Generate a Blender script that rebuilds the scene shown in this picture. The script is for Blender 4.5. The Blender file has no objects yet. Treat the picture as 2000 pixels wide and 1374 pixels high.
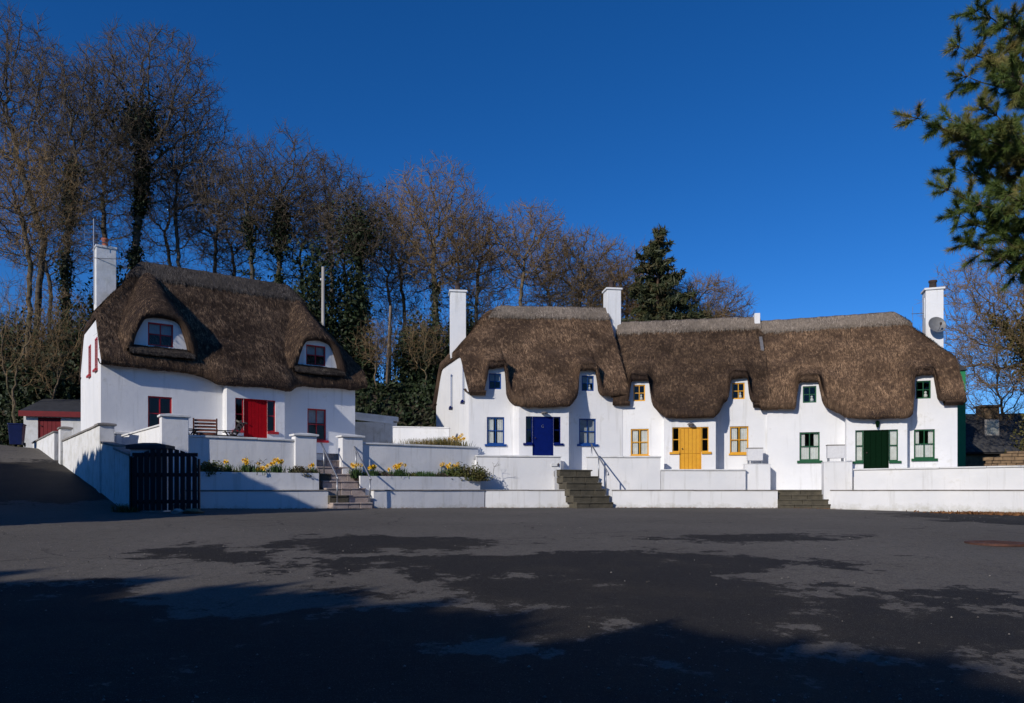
import bpy, math, random
import numpy as np
from math import radians, sin, cos, pi, sqrt, atan2

# ------------------------------------------------------------------ camera, sky, sun, exposure
S = bpy.context.scene
COL = S.collection
CAMZ, FPX, HZ = 1.6, 2000 / 36 * 26, 957.0
cam = bpy.data.cameras.new('camera'); camo = bpy.data.objects.new('camera', cam); COL.objects.link(camo)
cam.lens = 26; cam.sensor_width = 36; cam.shift_y = 0.135; cam.clip_end = 3000
camo.location = (0, 0, CAMZ); camo.rotation_euler = (radians(90), 0, 0)
S.camera = camo
SUN_PSI, SUN_EL = 38, 25          # sun behind the viewer's left shoulder
w = bpy.data.worlds.new('World'); S.world = w; w.use_nodes = True
nt = w.node_tree; nt.nodes.clear()
sky = nt.nodes.new('ShaderNodeTexSky'); sky.sky_type = 'NISHITA'; sky.sun_disc = False
sky.sun_elevation = radians(SUN_EL); sky.sun_rotation = radians(180 + SUN_PSI)
sky.altitude = 2500; sky.air_density = 1.0; sky.dust_density = 0.0; sky.ozone_density = 6.0
hs = nt.nodes.new('ShaderNodeHueSaturation'); hs.inputs['Saturation'].default_value = 1.2; hs.inputs['Hue'].default_value = 0.507
bg = nt.nodes.new('ShaderNodeBackground'); bg.inputs['Strength'].default_value = 0.12
wo = nt.nodes.new('ShaderNodeOutputWorld')
nt.links.new(sky.outputs[0], hs.inputs['Color']); nt.links.new(hs.outputs[0], bg.inputs['Color']); nt.links.new(bg.outputs[0], wo.inputs[0])
sl = bpy.data.lights.new('sun', 'SUN'); sl.energy = 3.6; sl.angle = radians(0.53); sl.color = (1.0, 0.93, 0.84)
so = bpy.data.objects.new('sun', sl); COL.objects.link(so)
so.rotation_euler = (radians(90 - SUN_EL), 0, radians(-SUN_PSI)); so.location = (-20, -20, 30)
S.view_settings.view_transform = 'Standard'; S.view_settings.look = 'None'
S.view_settings.exposure = 0.0; S.view_settings.gamma = 1.0; S.view_settings.use_curve_mapping = False
S.render.engine = 'CYCLES'
S.cycles.max_bounces = 6; S.cycles.transparent_max_bounces = 12; S.cycles.use_denoising = True
rng = np.random.default_rng(7); random.seed(7)

# ------------------------------------------------------------------ helpers
def pt(px, Y): return ((px - 1000) / FPX * Y, Y)
def zt(py, Y): return CAMZ + (HZ - py) / FPX * Y

class Fr:
    """A local frame on a facade: u along it, v into the building, z up from its base."""
    def __init__(s, O, deg, zb=0.0):
        s.O = O; s.a = radians(deg); s.d = (cos(s.a), sin(s.a)); s.n = (-sin(s.a), cos(s.a)); s.zb = zb
    def u(s, px, v=0.0):
        r = (px - 1000) / FPX
        return (r * (s.O[1] + v * s.n[1]) - s.O[0] - v * s.n[0]) / (s.d[0] - r * s.d[1])
    def Y(s, u, v=0.0): return s.O[1] + v * s.n[1] + u * s.d[1]
    def uz(s, px, py, v=0.0):
        u = s.u(px, v); return u, zt(py, s.Y(u, v)) - s.zb
    def z(s, px, py, v=0.0): return s.uz(px, py, v)[1]
    def W(s, u, v): return (s.O[0] + u * s.d[0] + v * s.n[0], s.O[1] + u * s.d[1] + v * s.n[1])

def tag(o, label=None, cat=None, group=None, kind=None):
    if label: o['label'] = label
    if cat: o['category'] = cat
    if group: o['group'] = group
    if kind: o['kind'] = kind
    return o
def empty(name, loc, rz=0.0, label=None, cat=None, group=None):
    o = bpy.data.objects.new(name, None); COL.objects.link(o)
    o.location = loc; o.rotation_euler = (0, 0, rz); o.empty_display_size = 0.2
    return tag(o, label, cat, group)
def link(name, me, parent=None):
    o = bpy.data.objects.new(name, me); COL.objects.link(o)
    if parent: o.parent = parent
    return o
def np_mesh(name, V, Q=None, T=None, m=None, parent=None, uv=None, smooth=False):
    me = bpy.data.meshes.new(name); V = np.asarray(V, np.float32)
    Q = np.zeros((0, 4), np.int32) if Q is None else np.asarray(Q, np.int32)
    T = np.zeros((0, 3), np.int32) if T is None else np.asarray(T, np.int32)
    nq, n3 = len(Q), len(T)
    me.vertices.add(len(V)); me.vertices.foreach_set('co', V.ravel())
    li = np.concatenate([Q.ravel(), T.ravel()]).astype(np.int32)
    me.loops.add(len(li)); me.loops.foreach_set('vertex_index', li)
    me.polygons.add(nq + n3)
    ls = np.concatenate([np.arange(nq) * 4, nq * 4 + np.arange(n3) * 3]).astype(np.int32)
    me.polygons.foreach_set('loop_start', ls)
    if smooth: me.polygons.foreach_set('use_smooth', np.ones(nq + n3, bool))
    if uv is not None:
        l = me.uv_layers.new(name='UVMap'); l.data.foreach_set('uv', np.asarray(uv, np.float32)[li].ravel())
    me.update(calc_edges=True); me.validate()
    if m: me.materials.append(m)
    return link(name, me, parent)

class MB:
    def __init__(s): s.v = []; s.f = []
    def add(s, vs, fs):
        b = len(s.v); s.v += [tuple(p) for p in vs]; s.f += [tuple(b + i for i in f) for f in fs]; return s
    def box(s, x0, x1, y0, y1, z0, z1):
        return s.add([(x0, y0, z0), (x1, y0, z0), (x1, y1, z0), (x0, y1, z0), (x0, y0, z1), (x1, y0, z1), (x1, y1, z1), (x0, y1, z1)],
                     [(0, 3, 2, 1), (4, 5, 6, 7), (0, 1, 5, 4), (1, 2, 6, 5), (2, 3, 7, 6), (3, 0, 4, 7)])
    def hexa(s, b, t): return s.add(list(b) + list(t), [(0, 3, 2, 1), (4, 5, 6, 7), (0, 1, 5, 4), (1, 2, 6, 5), (2, 3, 7, 6), (3, 0, 4, 7)])
    def quad(s, *p): return s.add(p, [tuple(range(len(p)))])
    def tube(s, pts, r, k=8, cap=True):
        pts = [np.array(p, float) for p in pts]; n = len(pts); rr = r if hasattr(r, '__len__') else [r] * n
        b = len(s.v)
        for i, p in enumerate(pts):
            d = pts[min(i + 1, n - 1)] - pts[max(i - 1, 0)]; d /= max(np.linalg.norm(d), 1e-9)
            a = np.cross(d, (0, 0, 1.0) if abs(d[2]) < .9 else (1.0, 0, 0)); a /= np.linalg.norm(a); c = np.cross(d, a)
            for j in range(k):
                t = 2 * pi * j / k; s.v.append(tuple(p + rr[i] * (cos(t) * a + sin(t) * c)))
        for i in range(n - 1):
            for j in range(k):
                s.f.append((b + i * k + j, b + i * k + (j + 1) % k, b + (i + 1) * k + (j + 1) % k, b + (i + 1) * k + j))
        if cap:
            s.f.append(tuple(b + j for j in range(k))[::-1]); s.f.append(tuple(b + (n - 1) * k + j for j in range(k)))
        return s
    def lathe(s, prof, c=(0, 0, 0), k=14):
        b = len(s.v); n = len(prof)
        for (r, z) in prof:
            for j in range(k):
                t = 2 * pi * j / k; s.v.append((c[0] + r * cos(t), c[1] + r * sin(t), c[2] + z))
        for i in range(n - 1):
            for j in range(k):
                s.f.append((b + i * k + j, b + i * k + (j + 1) % k, b + (i + 1) * k + (j + 1) % k, b + (i + 1) * k + j))
        s.f.append(tuple(b + (n - 1) * k + j for j in range(k))); s.f.append(tuple(b + j for j in range(k))[::-1])
        return s
    def build(s, name, m, parent=None, smooth=False, bevel=0.0):
        me = bpy.data.meshes.new(name); me.from_pydata(s.v, [], s.f); me.update()
        if m: me.materials.append(m)
        if smooth: me.polygons.foreach_set('use_smooth', [True] * len(me.polygons))
        o = link(name, me, parent)
        if bevel:
            md = o.modifiers.new('bevel', 'BEVEL'); md.width = bevel; md.segments = 2; md.limit_method = 'ANGLE'
        return o
def vnoise(P, sc, seed=0):
    P = np.asarray(P, float) * sc + seed * 17.31
    i = np.floor(P).astype(np.int64); f = P - i; f = f * f * (3 - 2 * f)
    def h(a, b, c):
        n = (a * 374761393 + b * 668265263 + c * 1274126177) & 0x7fffffff
        n = ((n ^ (n >> 13)) * 1103515245) & 0x7fffffff
        return ((n ^ (n >> 16)) & 0xffff) / 65535.0
    r = 0
    for dx in (0, 1):
        for dy in (0, 1):
            for dz in (0, 1):
                wgt = (f[:, 0] if dx else 1 - f[:, 0]) * (f[:, 1] if dy else 1 - f[:, 1]) * (f[:, 2] if dz else 1 - f[:, 2])
                r = r + wgt * h(i[:, 0] + dx, i[:, 1] + dy, i[:, 2] + dz)
    return r * 2 - 1
def smooth01(x): x = np.clip(x, 0, 1); return x * x * (3 - 2 * x)

# ------------------------------------------------------------------ materials
def nodes(name):
    m = bpy.data.materials.new(name); m.use_nodes = True; n = m.node_tree
    b = n.nodes['Principled BSDF']; return m, n, b
def mix(n, fac, a, b):
    x = n.nodes.new('ShaderNodeMix'); x.data_type = 'RGBA'
    for inp, val in ((x.inputs[0], fac), (x.inputs[6], a), (x.inputs[7], b)):
        if hasattr(val, 'is_output'): n.links.new(val, inp)
        elif isinstance(val, (int, float)): inp.default_value = val
        else: inp.default_value = (*val, 1)
    return x.outputs[2]
def noise(n, vec, sc, det=4, rough=.55, dist=0.0):
    t = n.nodes.new('ShaderNodeTexNoise'); t.inputs['Scale'].default_value = sc; t.inputs['Detail'].default_value = det
    t.inputs['Roughness'].default_value = rough; t.inputs['Distortion'].default_value = dist
    if vec is not None: n.links.new(vec, t.inputs['Vector'])
    return t.outputs['Fac']
def ramp(n, v, a, b):
    r = n.nodes.new('ShaderNodeMapRange'); r.inputs['From Min'].default_value = a; r.inputs['From Max'].default_value = b
    n.links.new(v, r.inputs['Value']); return r.outputs[0]
def mth(n, op, a, b=None):
    x = n.nodes.new('ShaderNodeMath'); x.operation = op
    for i, v in enumerate((a, b)):
        if v is None: continue
        if hasattr(v, 'is_output'): n.links.new(v, x.inputs[i])
        else: x.inputs[i].default_value = v
    return x.outputs[0]
def coord(n, kind='Object', scale=(1, 1, 1)):
    c = n.nodes.new('ShaderNodeTexCoord'); mp = n.nodes.new('ShaderNodeMapping'); mp.inputs['Scale'].default_value = scale
    n.links.new(c.outputs[kind], mp.inputs['Vector']); return mp.outputs[0]
def geo(n, out): return n.nodes.new('ShaderNodeNewGeometry').outputs[out]
def bump(n, b, h, st=.4, dist=.02):
    x = n.nodes.new('ShaderNodeBump'); x.inputs['Strength'].default_value = st; x.inputs['Distance'].default_value = dist
    n.links.new(h, x.inputs['Height']); n.links.new(x.outputs[0], b.inputs['Normal'])
def simple(name, c, c2=None, rough=.6, sc=6, bs=.15, bd=.01, scale=(1, 1, 1), metal=0.0, spec=.4):
    m, n, b = nodes(name); vec = coord(n, 'Object', scale); f = noise(n, vec, sc, 5)
    c2 = c2 or tuple(x * .72 for x in c)
    n.links.new(mix(n, ramp(n, f, .3, .7), c2, c), b.inputs['Base Color'])
    b.inputs['Roughness'].default_value = rough; b.inputs['Metallic'].default_value = metal; b.inputs['Specular IOR Level'].default_value = spec
    if bs: bump(n, b, noise(n, vec, sc * 6, 3), bs, bd)
    return m
def whitewash():
    m, n, b = nodes('white_limewash'); P = geo(n, 'Position')
    big = noise(n, P, .7, 5); mid = noise(n, P, 5, 5); fine = noise(n, P, 38, 4)
    mp = n.nodes.new('ShaderNodeMapping'); mp.inputs['Scale'].default_value = (4.5, 4.5, .35); n.links.new(P, mp.inputs['Vector'])
    streak = noise(n, mp.outputs[0], 1.0, 5, .6)
    c = mix(n, ramp(n, big, .35, .7), (.72, .725, .73), (.81, .805, .795))
    c = mix(n, ramp(n, streak, .56, .8), c, (.56, .555, .53))
    c = mix(n, ramp(n, mth(n, 'MULTIPLY', mid, big), .34, .5), c, (.66, .65, .61))
    sz = n.nodes.new('ShaderNodeSeparateXYZ'); n.links.new(P, sz.inputs[0])
    splash = mth(n, 'ADD', ramp(n, sz.outputs['Z'], 1.35, .75), mth(n, 'MULTIPLY', mth(n, 'SUBTRACT', noise(n, P, 2.6, 6, .7), .5), 1.6))
    c = mix(n, mth(n, 'MULTIPLY', ramp(n, splash, .5, 1.05), .7), c, (.4, .385, .31))
    n.links.new(c, b.inputs['Base Color']); b.inputs['Roughness'].default_value = .85; b.inputs['Specular IOR Level'].default_value = .2
    h = mth(n, 'ADD', mth(n, 'MULTIPLY', mid, 2.2), mth(n, 'MULTIPLY', fine, .5)); bump(n, b, h, .32, .012)
    return m
def old_white():
    m, n, b = nodes('stained_white_render'); P = geo(n, 'Position')
    mp = n.nodes.new('ShaderNodeMapping'); mp.inputs['Scale'].default_value = (6, 6, .5); n.links.new(P, mp.inputs['Vector'])
    st = noise(n, mp.outputs[0], 1.0, 6, .65); bl = noise(n, P, 2.3, 6, .6); fine = noise(n, P, 40, 4)
    c = mix(n, ramp(n, bl, .45, .75), (.74, .74, .73), (.56, .55, .5))
    c = mix(n, ramp(n, st, .58, .78), c, (.36, .34, .29))
    c = mix(n, ramp(n, noise(n, P, 9, 4), .66, .78), c, (.2, .19, .15))
    n.links.new(c, b.inputs['Base Color']); b.inputs['Roughness'].default_value = .9; b.inputs['Specular IOR Level'].default_value = .2
    bump(n, b, mth(n, 'ADD', bl, mth(n, 'MULTIPLY', fine, .3)), .5, .03)
    return m
def thatch(name, dark, mid, light, uvs=(15, 1.5, 1)):
    m, n, b = nodes(name); vec = coord(n, 'UV', uvs); P = geo(n, 'Position')
    s1 = noise(n, vec, 1.0, 8, .78, .5); big = noise(n, P, .55, 4); med = noise(n, P, 2.4, 5, .65)
    c = mix(n, ramp(n, s1, .34, .68), dark, mid)
    c = mix(n, mth(n, 'MULTIPLY', ramp(n, s1, .5, .78), ramp(n, med, .42, .66)), c, light)
    pur = mix(n, .5, dark, (.03, .022, .024)); c = mix(n, mth(n, 'MULTIPLY', ramp(n, big, .42, .62), .85), c, pur)
    n.links.new(c, b.inputs['Base Color']); b.inputs['Roughness'].default_value = .95; b.inputs['Specular IOR Level'].default_value = .1
    h = mth(n, 'ADD', s1, mth(n, 'MULTIPLY', med, .7)); bump(n, b, h, .9, .07)
    return m
def straw(name, dark, mid, light):
    m, n, b = nodes(name); r = geo(n, 'Random Per Island'); P = geo(n, 'Position'); big = noise(n, P, .6, 4); med = noise(n, P, 2.2, 4)
    c = mix(n, ramp(n, r, 0, .7), dark, mid)
    c = mix(n, mth(n, 'MULTIPLY', ramp(n, r, .62, 1.0), ramp(n, med, .4, .62)), c, light)
    c = mix(n, mth(n, 'MULTIPLY', ramp(n, big, .42, .62), .8), c, dark)
    mp = n.nodes.new('ShaderNodeMapping'); mp.inputs['Scale'].default_value = (8, 8, 1.9); n.links.new(P, mp.inputs['Vector']); stk = noise(n, mp.outputs[0], 1.0, 5, .7)
    c = mix(n, mth(n, 'MULTIPLY', ramp(n, stk, .5, .34), .75), c, dark); c = mix(n, mth(n, 'MULTIPLY', ramp(n, stk, .54, .7), .55), c, light)
    n.links.new(c, b.inputs['Base Color']); b.inputs['Roughness'].default_value = .9; b.inputs['Specular IOR Level'].default_value = .1
    return m
def leafy(name, a, bcol, c3=None, rough=.6):
    m, n, b = nodes(name); r = geo(n, 'Random Per Island'); P = geo(n, 'Position'); f = noise(n, P, 1.1, 3)
    c = mix(n, r, a, bcol)
    if c3: c = mix(n, ramp(n, f, .5, .7), c, c3)
    n.links.new(c, b.inputs['Base Color']); b.inputs['Roughness'].default_value = rough; b.inputs['Specular IOR Level'].default_value = .25
    return m
def glass():
    m, n, b = nodes('window_glass'); n.nodes.remove(b)
    tr = n.nodes.new('ShaderNodeBsdfTransparent'); tr.inputs[0].default_value = (.93, .95, .95, 1)
    gl = n.nodes.new('ShaderNodeBsdfGlossy'); gl.inputs['Roughness'].default_value = .03
    fr = n.nodes.new('ShaderNodeFresnel'); fr.inputs[0].default_value = 1.45
    bp = n.nodes.new('ShaderNodeBump'); bp.inputs['Strength'].default_value = .06
    n.links.new(noise(n, geo(n, 'Position'), 3.0, 1), bp.inputs['Height']); n.links.new(bp.outputs[0], gl.inputs['Normal'])
    mx = n.nodes.new('ShaderNodeMixShader'); n.links.new(mth(n, 'MULTIPLY', fr.outputs[0], mth(n, 'SUBTRACT', 1.0, geo(n, 'Backfacing'))), mx.inputs[0]); n.links.new(tr.outputs[0], mx.inputs[1]); n.links.new(gl.outputs[0], mx.inputs[2])
    n.links.new(mx.outputs[0], n.nodes['Material Output'].inputs[0]); return m
def asphalt():
    m, n, b = nodes('worn_asphalt'); P = geo(n, 'Position')
    warp = n.nodes.new('ShaderNodeTexNoise'); warp.inputs['Scale'].default_value = .45; warp.inputs['Detail'].default_value = 5; n.links.new(P, warp.inputs['Vector'])
    off = n.nodes.new('ShaderNodeVectorMath'); off.operation = 'MULTIPLY_ADD'
    n.links.new(warp.outputs['Color'], off.inputs[0]); off.inputs[1].default_value = (1.4, 1.4, 0); n.links.new(P, off.inputs[2])
    Q = off.outputs[0]
    fields = None      # damp and painted-shade (foreground, shadow edge, drive) patches on the yard: centre and half widths in metres
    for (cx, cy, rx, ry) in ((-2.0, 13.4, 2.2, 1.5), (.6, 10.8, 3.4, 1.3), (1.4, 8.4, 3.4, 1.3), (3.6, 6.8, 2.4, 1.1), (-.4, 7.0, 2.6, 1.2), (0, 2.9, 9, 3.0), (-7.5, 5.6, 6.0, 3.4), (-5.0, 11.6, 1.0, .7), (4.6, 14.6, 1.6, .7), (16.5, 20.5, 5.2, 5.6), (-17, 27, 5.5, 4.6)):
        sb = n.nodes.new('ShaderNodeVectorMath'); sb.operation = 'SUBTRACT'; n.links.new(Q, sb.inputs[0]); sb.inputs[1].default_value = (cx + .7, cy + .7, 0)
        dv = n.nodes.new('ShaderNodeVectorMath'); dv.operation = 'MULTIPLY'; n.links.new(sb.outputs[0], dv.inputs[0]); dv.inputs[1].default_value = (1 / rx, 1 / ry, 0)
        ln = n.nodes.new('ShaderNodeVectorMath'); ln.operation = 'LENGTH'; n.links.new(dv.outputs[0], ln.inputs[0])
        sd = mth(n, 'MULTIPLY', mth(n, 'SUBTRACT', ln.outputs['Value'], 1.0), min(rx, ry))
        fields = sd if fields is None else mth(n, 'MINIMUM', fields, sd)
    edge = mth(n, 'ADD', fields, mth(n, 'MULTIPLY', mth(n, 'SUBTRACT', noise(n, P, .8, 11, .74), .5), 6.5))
    damp_shade = ramp(n, edge, .07, -.07)
    big = noise(n, P, .25, 4); fine = noise(n, P, 26, 5, .7); grit = noise(n, P, 120, 2); moss = noise(n, P, .8, 6, .65)
    dry = mix(n, ramp(n, big, .35, .68), (.122, .106, .086), (.165, .145, .12))
    dry = mix(n, ramp(n, fine, .42, .7), dry, (.082, .079, .075))
    wet_shade = mix(n, ramp(n, moss, .45, .66), (.021, .0185, .016), (.037, .031, .023))
    wet_shade = mix(n, ramp(n, fine, .6, .8), wet_shade, (.045, .041, .037))
    mid = noise(n, P, 5.5, 7, .8); c = mix(n, damp_shade, dry, wet_shade)
    c = mix(n, mth(n, 'MULTIPLY', ramp(n, mid, .53, .66), .55), c, (.035, .031, .027))
    c = mix(n, mth(n, 'MULTIPLY', ramp(n, mid, .44, .34), mth(n, 'SUBTRACT', .35, mth(n, 'MULTIPLY', damp_shade, .27))), c, (.17, .158, .142))
    agg = noise(n, P, 42, 3, .7)
    c = mix(n, mth(n, 'MULTIPLY', ramp(n, agg, .56, .68), mth(n, 'SUBTRACT', .55, mth(n, 'MULTIPLY', damp_shade, .42))), c, (.2, .188, .17))
    c = mix(n, mth(n, 'MULTIPLY', ramp(n, agg, .44, .34), .6), c, (.022, .021, .02))
    c = mix(n, mth(n, 'MULTIPLY', ramp(n, grit, .62, .7), .6), c, (.3, .28, .25))
    vo = n.nodes.new('ShaderNodeTexVoronoi'); vo.feature = 'DISTANCE_TO_EDGE'; vo.inputs['Scale'].default_value = .33
    wq = n.nodes.new('ShaderNodeVectorMath'); wq.operation = 'MULTIPLY_ADD'; wn = n.nodes.new('ShaderNodeTexNoise'); wn.inputs['Scale'].default_value = 2.2; wn.inputs['Detail'].default_value = 6; n.links.new(P, wn.inputs['Vector'])
    n.links.new(wn.outputs['Color'], wq.inputs[0]); wq.inputs[1].default_value = (.7, .7, 0); n.links.new(P, wq.inputs[2]); n.links.new(wq.outputs[0], vo.inputs['Vector'])
    crack = mth(n, 'MULTIPLY', ramp(n, vo.outputs['Distance'], .009, .003), ramp(n, noise(n, P, .35, 3), .5, .6))
    c = mix(n, mth(n, 'MULTIPLY', crack, .7), c, (.02, .019, .017))
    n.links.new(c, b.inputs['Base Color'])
    n.links.new(mth(n, 'SUBTRACT', .92, mth(n, 'MULTIPLY', damp_shade, .12)), b.inputs['Roughness']); b.inputs['Specular IOR Level'].default_value = .15
    bump(n, b, mth(n, 'ADD', fine, mth(n, 'MULTIPLY', grit, .6)), .55, .015)
    return m
def bark(name, a, c2, moss=None):
    m, n, b = nodes(name); P = geo(n, 'Position')
    f = noise(n, P, 3.0, 5); c = mix(n, ramp(n, f, .35, .65), a, c2)
    if moss: c = mix(n, ramp(n, noise(n, P, .9, 4), .5, .68), c, moss)
    n.links.new(c, b.inputs['Base Color']); b.inputs['Roughness'].default_value = .95; b.inputs['Specular IOR Level'].default_value = .15
    bump(n, b, noise(n, P, 14, 4), .6, .03); return m
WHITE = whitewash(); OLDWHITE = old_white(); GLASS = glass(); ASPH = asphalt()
TH_A = thatch('brown_thatch', (.05, .032, .022), (.18, .116, .073), (.5, .33, .19))
TH_B = thatch('dark_brown_thatch', (.034, .022, .016), (.115, .073, .048), (.32, .2, .115))
TH_L = thatch('weathered_dark_thatch', (.027, .018, .013), (.115, .075, .05), (.38, .25, .15))
RIDGE = thatch('pale_ridge_thatch', (.17, .138, .11), (.32, .26, .205), (.46, .375, .295), (14, 10, 1))
RIDGE_D = thatch('grey_ridge_thatch', (.05, .042, .036), (.12, .1, .085), (.24, .2, .17), (14, 10, 1))
ST_A = straw('brown_straw', (.055, .035, .024), (.215, .134, .082), (.58, .37, .215))
ST_B = straw('dark_straw', (.036, .024, .017), (.13, .083, .054), (.36, .23, .135))
ST_L = straw('weathered_straw', (.03, .02, .015), (.145, .094, .062), (.48, .315, .19))
ST_R = straw('pale_straw', (.18, .148, .116), (.33, .268, .215), (.48, .395, .31))
BLUE = simple('blue_gloss_paint', (.0022, .011, .115), (.0018, .009, .095), .6, 8, .05, spec=.06)
BLUE_L = simple('blue_frame_paint', (.008, .06, .26), (.007, .05, .21), .4, 8, .05)
YELL = simple('yellow_gloss_paint', (.72, .36, .02), (.64, .3, .018), .4, 8, .05)
GREEN = simple('green_gloss_paint', (.0006, .0135, .004), (.0005, .0105, .003), .6, 8, .05, spec=.05)
GREEN_L = simple('green_frame_paint', (.006, .085, .03), (.005, .07, .024), .4, 8, .05)
RED = simple('red_gloss_paint', (.42, .004, .01), (.34, .003, .008), .6, 8, .05, spec=.1)
RED_F = simple('red_frame_paint', (.46, .015, .022), (.38, .012, .018), .5, 8, .05)
RED_D = simple('dull_red_paint', (.2, .008, .012), (.15, .006, .01), .7, 6, .1)
CURT = simple('white_curtain', (.75, .74, .7), (.62, .6, .56), .9, 5, .1)
NET = simple('grey_net_curtain', (.42, .43, .44), (.34, .35, .36), .9, 5, .1)
STONE = simple('pinkish_step_stone', (.5, .41, .36), (.34, .275, .24), .9, 5, .5, .02)
STONE_D = simple('mossy_dark_stone', (.115, .1, .07), (.06, .053, .038), .9, 4, .6, .025)
LEDGE = simple('grey_coping_stone', (.3, .28, .26), (.16, .145, .13), .9, 4, .5, .02)
CAPW = simple('white_coping', (.78, .78, .77), (.6, .6, .58), .85, 3, .3, .01)
SLATE = simple('dark_slate', (.05, .05, .053), (.028, .028, .03), .75, 3, .4, .02)
STEEL = simple('galvanised_steel', (.42, .43, .45), (.3, .31, .33), .42, 20, .05, .002, metal=.85)
IRON = simple('black_painted_wood', (.012, .013, .017), (.007, .0075, .01), .55, 7, .25, .006, (1, 1, .15))
TEAK = simple('brown_teak', (.26, .095, .055), (.17, .06, .036), .5, 10, .2, .004)
DARKW = simple('dark_stained_wood', (.028, .02, .018), (.018, .013, .012), .5, 10, .2, .004)
TERRA = simple('terracotta', (.42, .13, .07), (.3, .09, .05), .85, 7, .3)
SOOT = simple('sooty_clay', (.09, .055, .045), (.03, .025, .024), .9, 5, .3)
LEAD = simple('grey_lead', (.19, .18, .18), (.12, .115, .115), .6, 5, .2)
SOIL = simple('dark_soil', (.045, .034, .025), (.02, .016, .012), .95, 5, .8, .05)
EARTH = simple('leafy_earth', (.06, .045, .03), (.025, .025, .012), .95, .8, .8, .08)
BARK = bark('grey_brown_bark', (.125, .105, .085), (.065, .053, .042), (.05, .055, .028))
BARK_W = bark('warm_bark', (.2, .15, .095), (.1, .075, .05), (.085, .08, .04))
TWIG = bark('dark_twigs', (.165, .128, .088), (.085, .065, .045))
TWIG_W = bark('warm_twigs', (.3, .205, .105), (.17, .115, .062))
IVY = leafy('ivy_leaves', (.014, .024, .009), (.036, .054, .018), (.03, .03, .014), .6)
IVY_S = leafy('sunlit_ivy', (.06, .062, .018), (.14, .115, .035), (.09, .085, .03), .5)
SHRUB = leafy('evergreen_shrub', (.05, .07, .018), (.13, .135, .035), (.11, .075, .03), .5)
HEATH = leafy('brown_heather', (.07, .052, .036), (.15, .11, .075), (.1, .095, .045), .8)
DAFL = leafy('daffodil_leaves', (.03, .07, .018), (.075, .13, .04), None, .5)
PETAL = simple('daffodil_petal', (.85, .58, .02), (.8, .47, .015), .6, 20, 0)
CONE_N = leafy('spruce_needles', (.03, .042, .018), (.068, .074, .03), (.11, .08, .035), .6)
PINE_N = leafy('pine_needles', (.05, .095, .02), (.15, .19, .045), (.24, .19, .06), .55)
GRASSY = leafy('dry_grass', (.14, .11, .03), (.28, .2, .07), (.1, .12, .035), .8)
PINEBARK = bark('pine_bark', (.12, .075, .05), (.06, .04, .03))
POLE = simple('weathered_pole', (.42, .39, .35), (.26, .24, .21), .85, 4, .4, .01, (1, 1, .1))
OLDST = simple('brown_field_stone', (.3, .2, .11), (.15, .1, .06), .9, 4, .7, .03)
RUST = simple('rusty_iron', (.11, .045, .03), (.05, .026, .02), .8, 8, .5, .006)
LITTER = leafy('brown_needle_litter', (.12, .055, .025), (.24, .115, .045), None, .9)
BINB = simple('dark_blue_plastic', (.008, .018, .09), None, .4, 5, .05)
DISHM = simple('grey_dish_metal', (.2, .2, .2), (.15, .15, .15), .5, 5, .05)

# ------------------------------------------------------------------ the ground
def zg(x, y):
    x = np.asarray(x, float); y = np.asarray(y, float)
    s = np.clip(y / 26, -1, 1)
    z = .85 * np.sin(pi / 2 * s)
    z = z + np.clip(s, 0, 1) * (-.012 * np.clip(x, -14, 0) - .02 * np.clip(x - 12, 0, 12))
    d = (-x - 11.2) * .62 + (y - 21.6) * .78
    t = np.clip(d - .6, 0, 30)
    return z + np.where(t < 2, t * t * .04, t * .16 - .16) * smooth01((-x - 7.2) / 3.2)
def zhill(x, y):
    x = np.asarray(x, float); y = np.asarray(y, float)
    k = smooth01((26 - x) / 26)
    f = smooth01((y - 40.5) / 6.5)
    return 1.3 + k * (1.0 + 5.6 * f + np.clip(y - 47, 0, 50) * .10)
def grid_sheet(name, xs, ys, fn, m, kind='structure'):
    X, Y = np.meshgrid(xs, ys); Z = fn(X, Y); nx, ny = len(xs), len(ys)
    V = np.stack([X.ravel(), Y.ravel(), Z.ravel()], 1)
    i = np.arange(nx * ny).reshape(ny, nx)
    Q = np.stack([i[:-1, :-1].ravel(), i[:-1, 1:].ravel(), i[1:, 1:].ravel(), i[1:, :-1].ravel()], 1)
    return tag(np_mesh(name, V, Q, None, m, None, None, True), kind=kind)
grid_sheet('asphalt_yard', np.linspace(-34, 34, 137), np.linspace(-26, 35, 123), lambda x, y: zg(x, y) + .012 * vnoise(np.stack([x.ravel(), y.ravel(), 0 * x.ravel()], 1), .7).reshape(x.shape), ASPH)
def far_ground(x, y):
    r = np.maximum(np.abs(x), np.abs(y)); inside = (np.abs(x) < 33) & (y > -25) & (y < 34)
    z = np.where(y > 33, zhill(x, y), np.clip(zg(np.clip(x, -34, 34), np.clip(y, -26, 34)), -.8, 2.5) - .05)
    z = np.where(inside, -2.2, z)
    far = smooth01((r - 90) / 120)
    return z * (1 - far) + .2 * far
gx = np.concatenate([[-900, -500, -300, -200, -140], np.linspace(-100, 100, 81), [140, 200, 300, 500, 900]])
gy = np.concatenate([[-900, -400, -200, -100, -60], np.linspace(-40, 100, 71), [130, 170, 230, 320, 500, 900]])
grid_sheet('ground', gx, gy, far_ground, EARTH)

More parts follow.
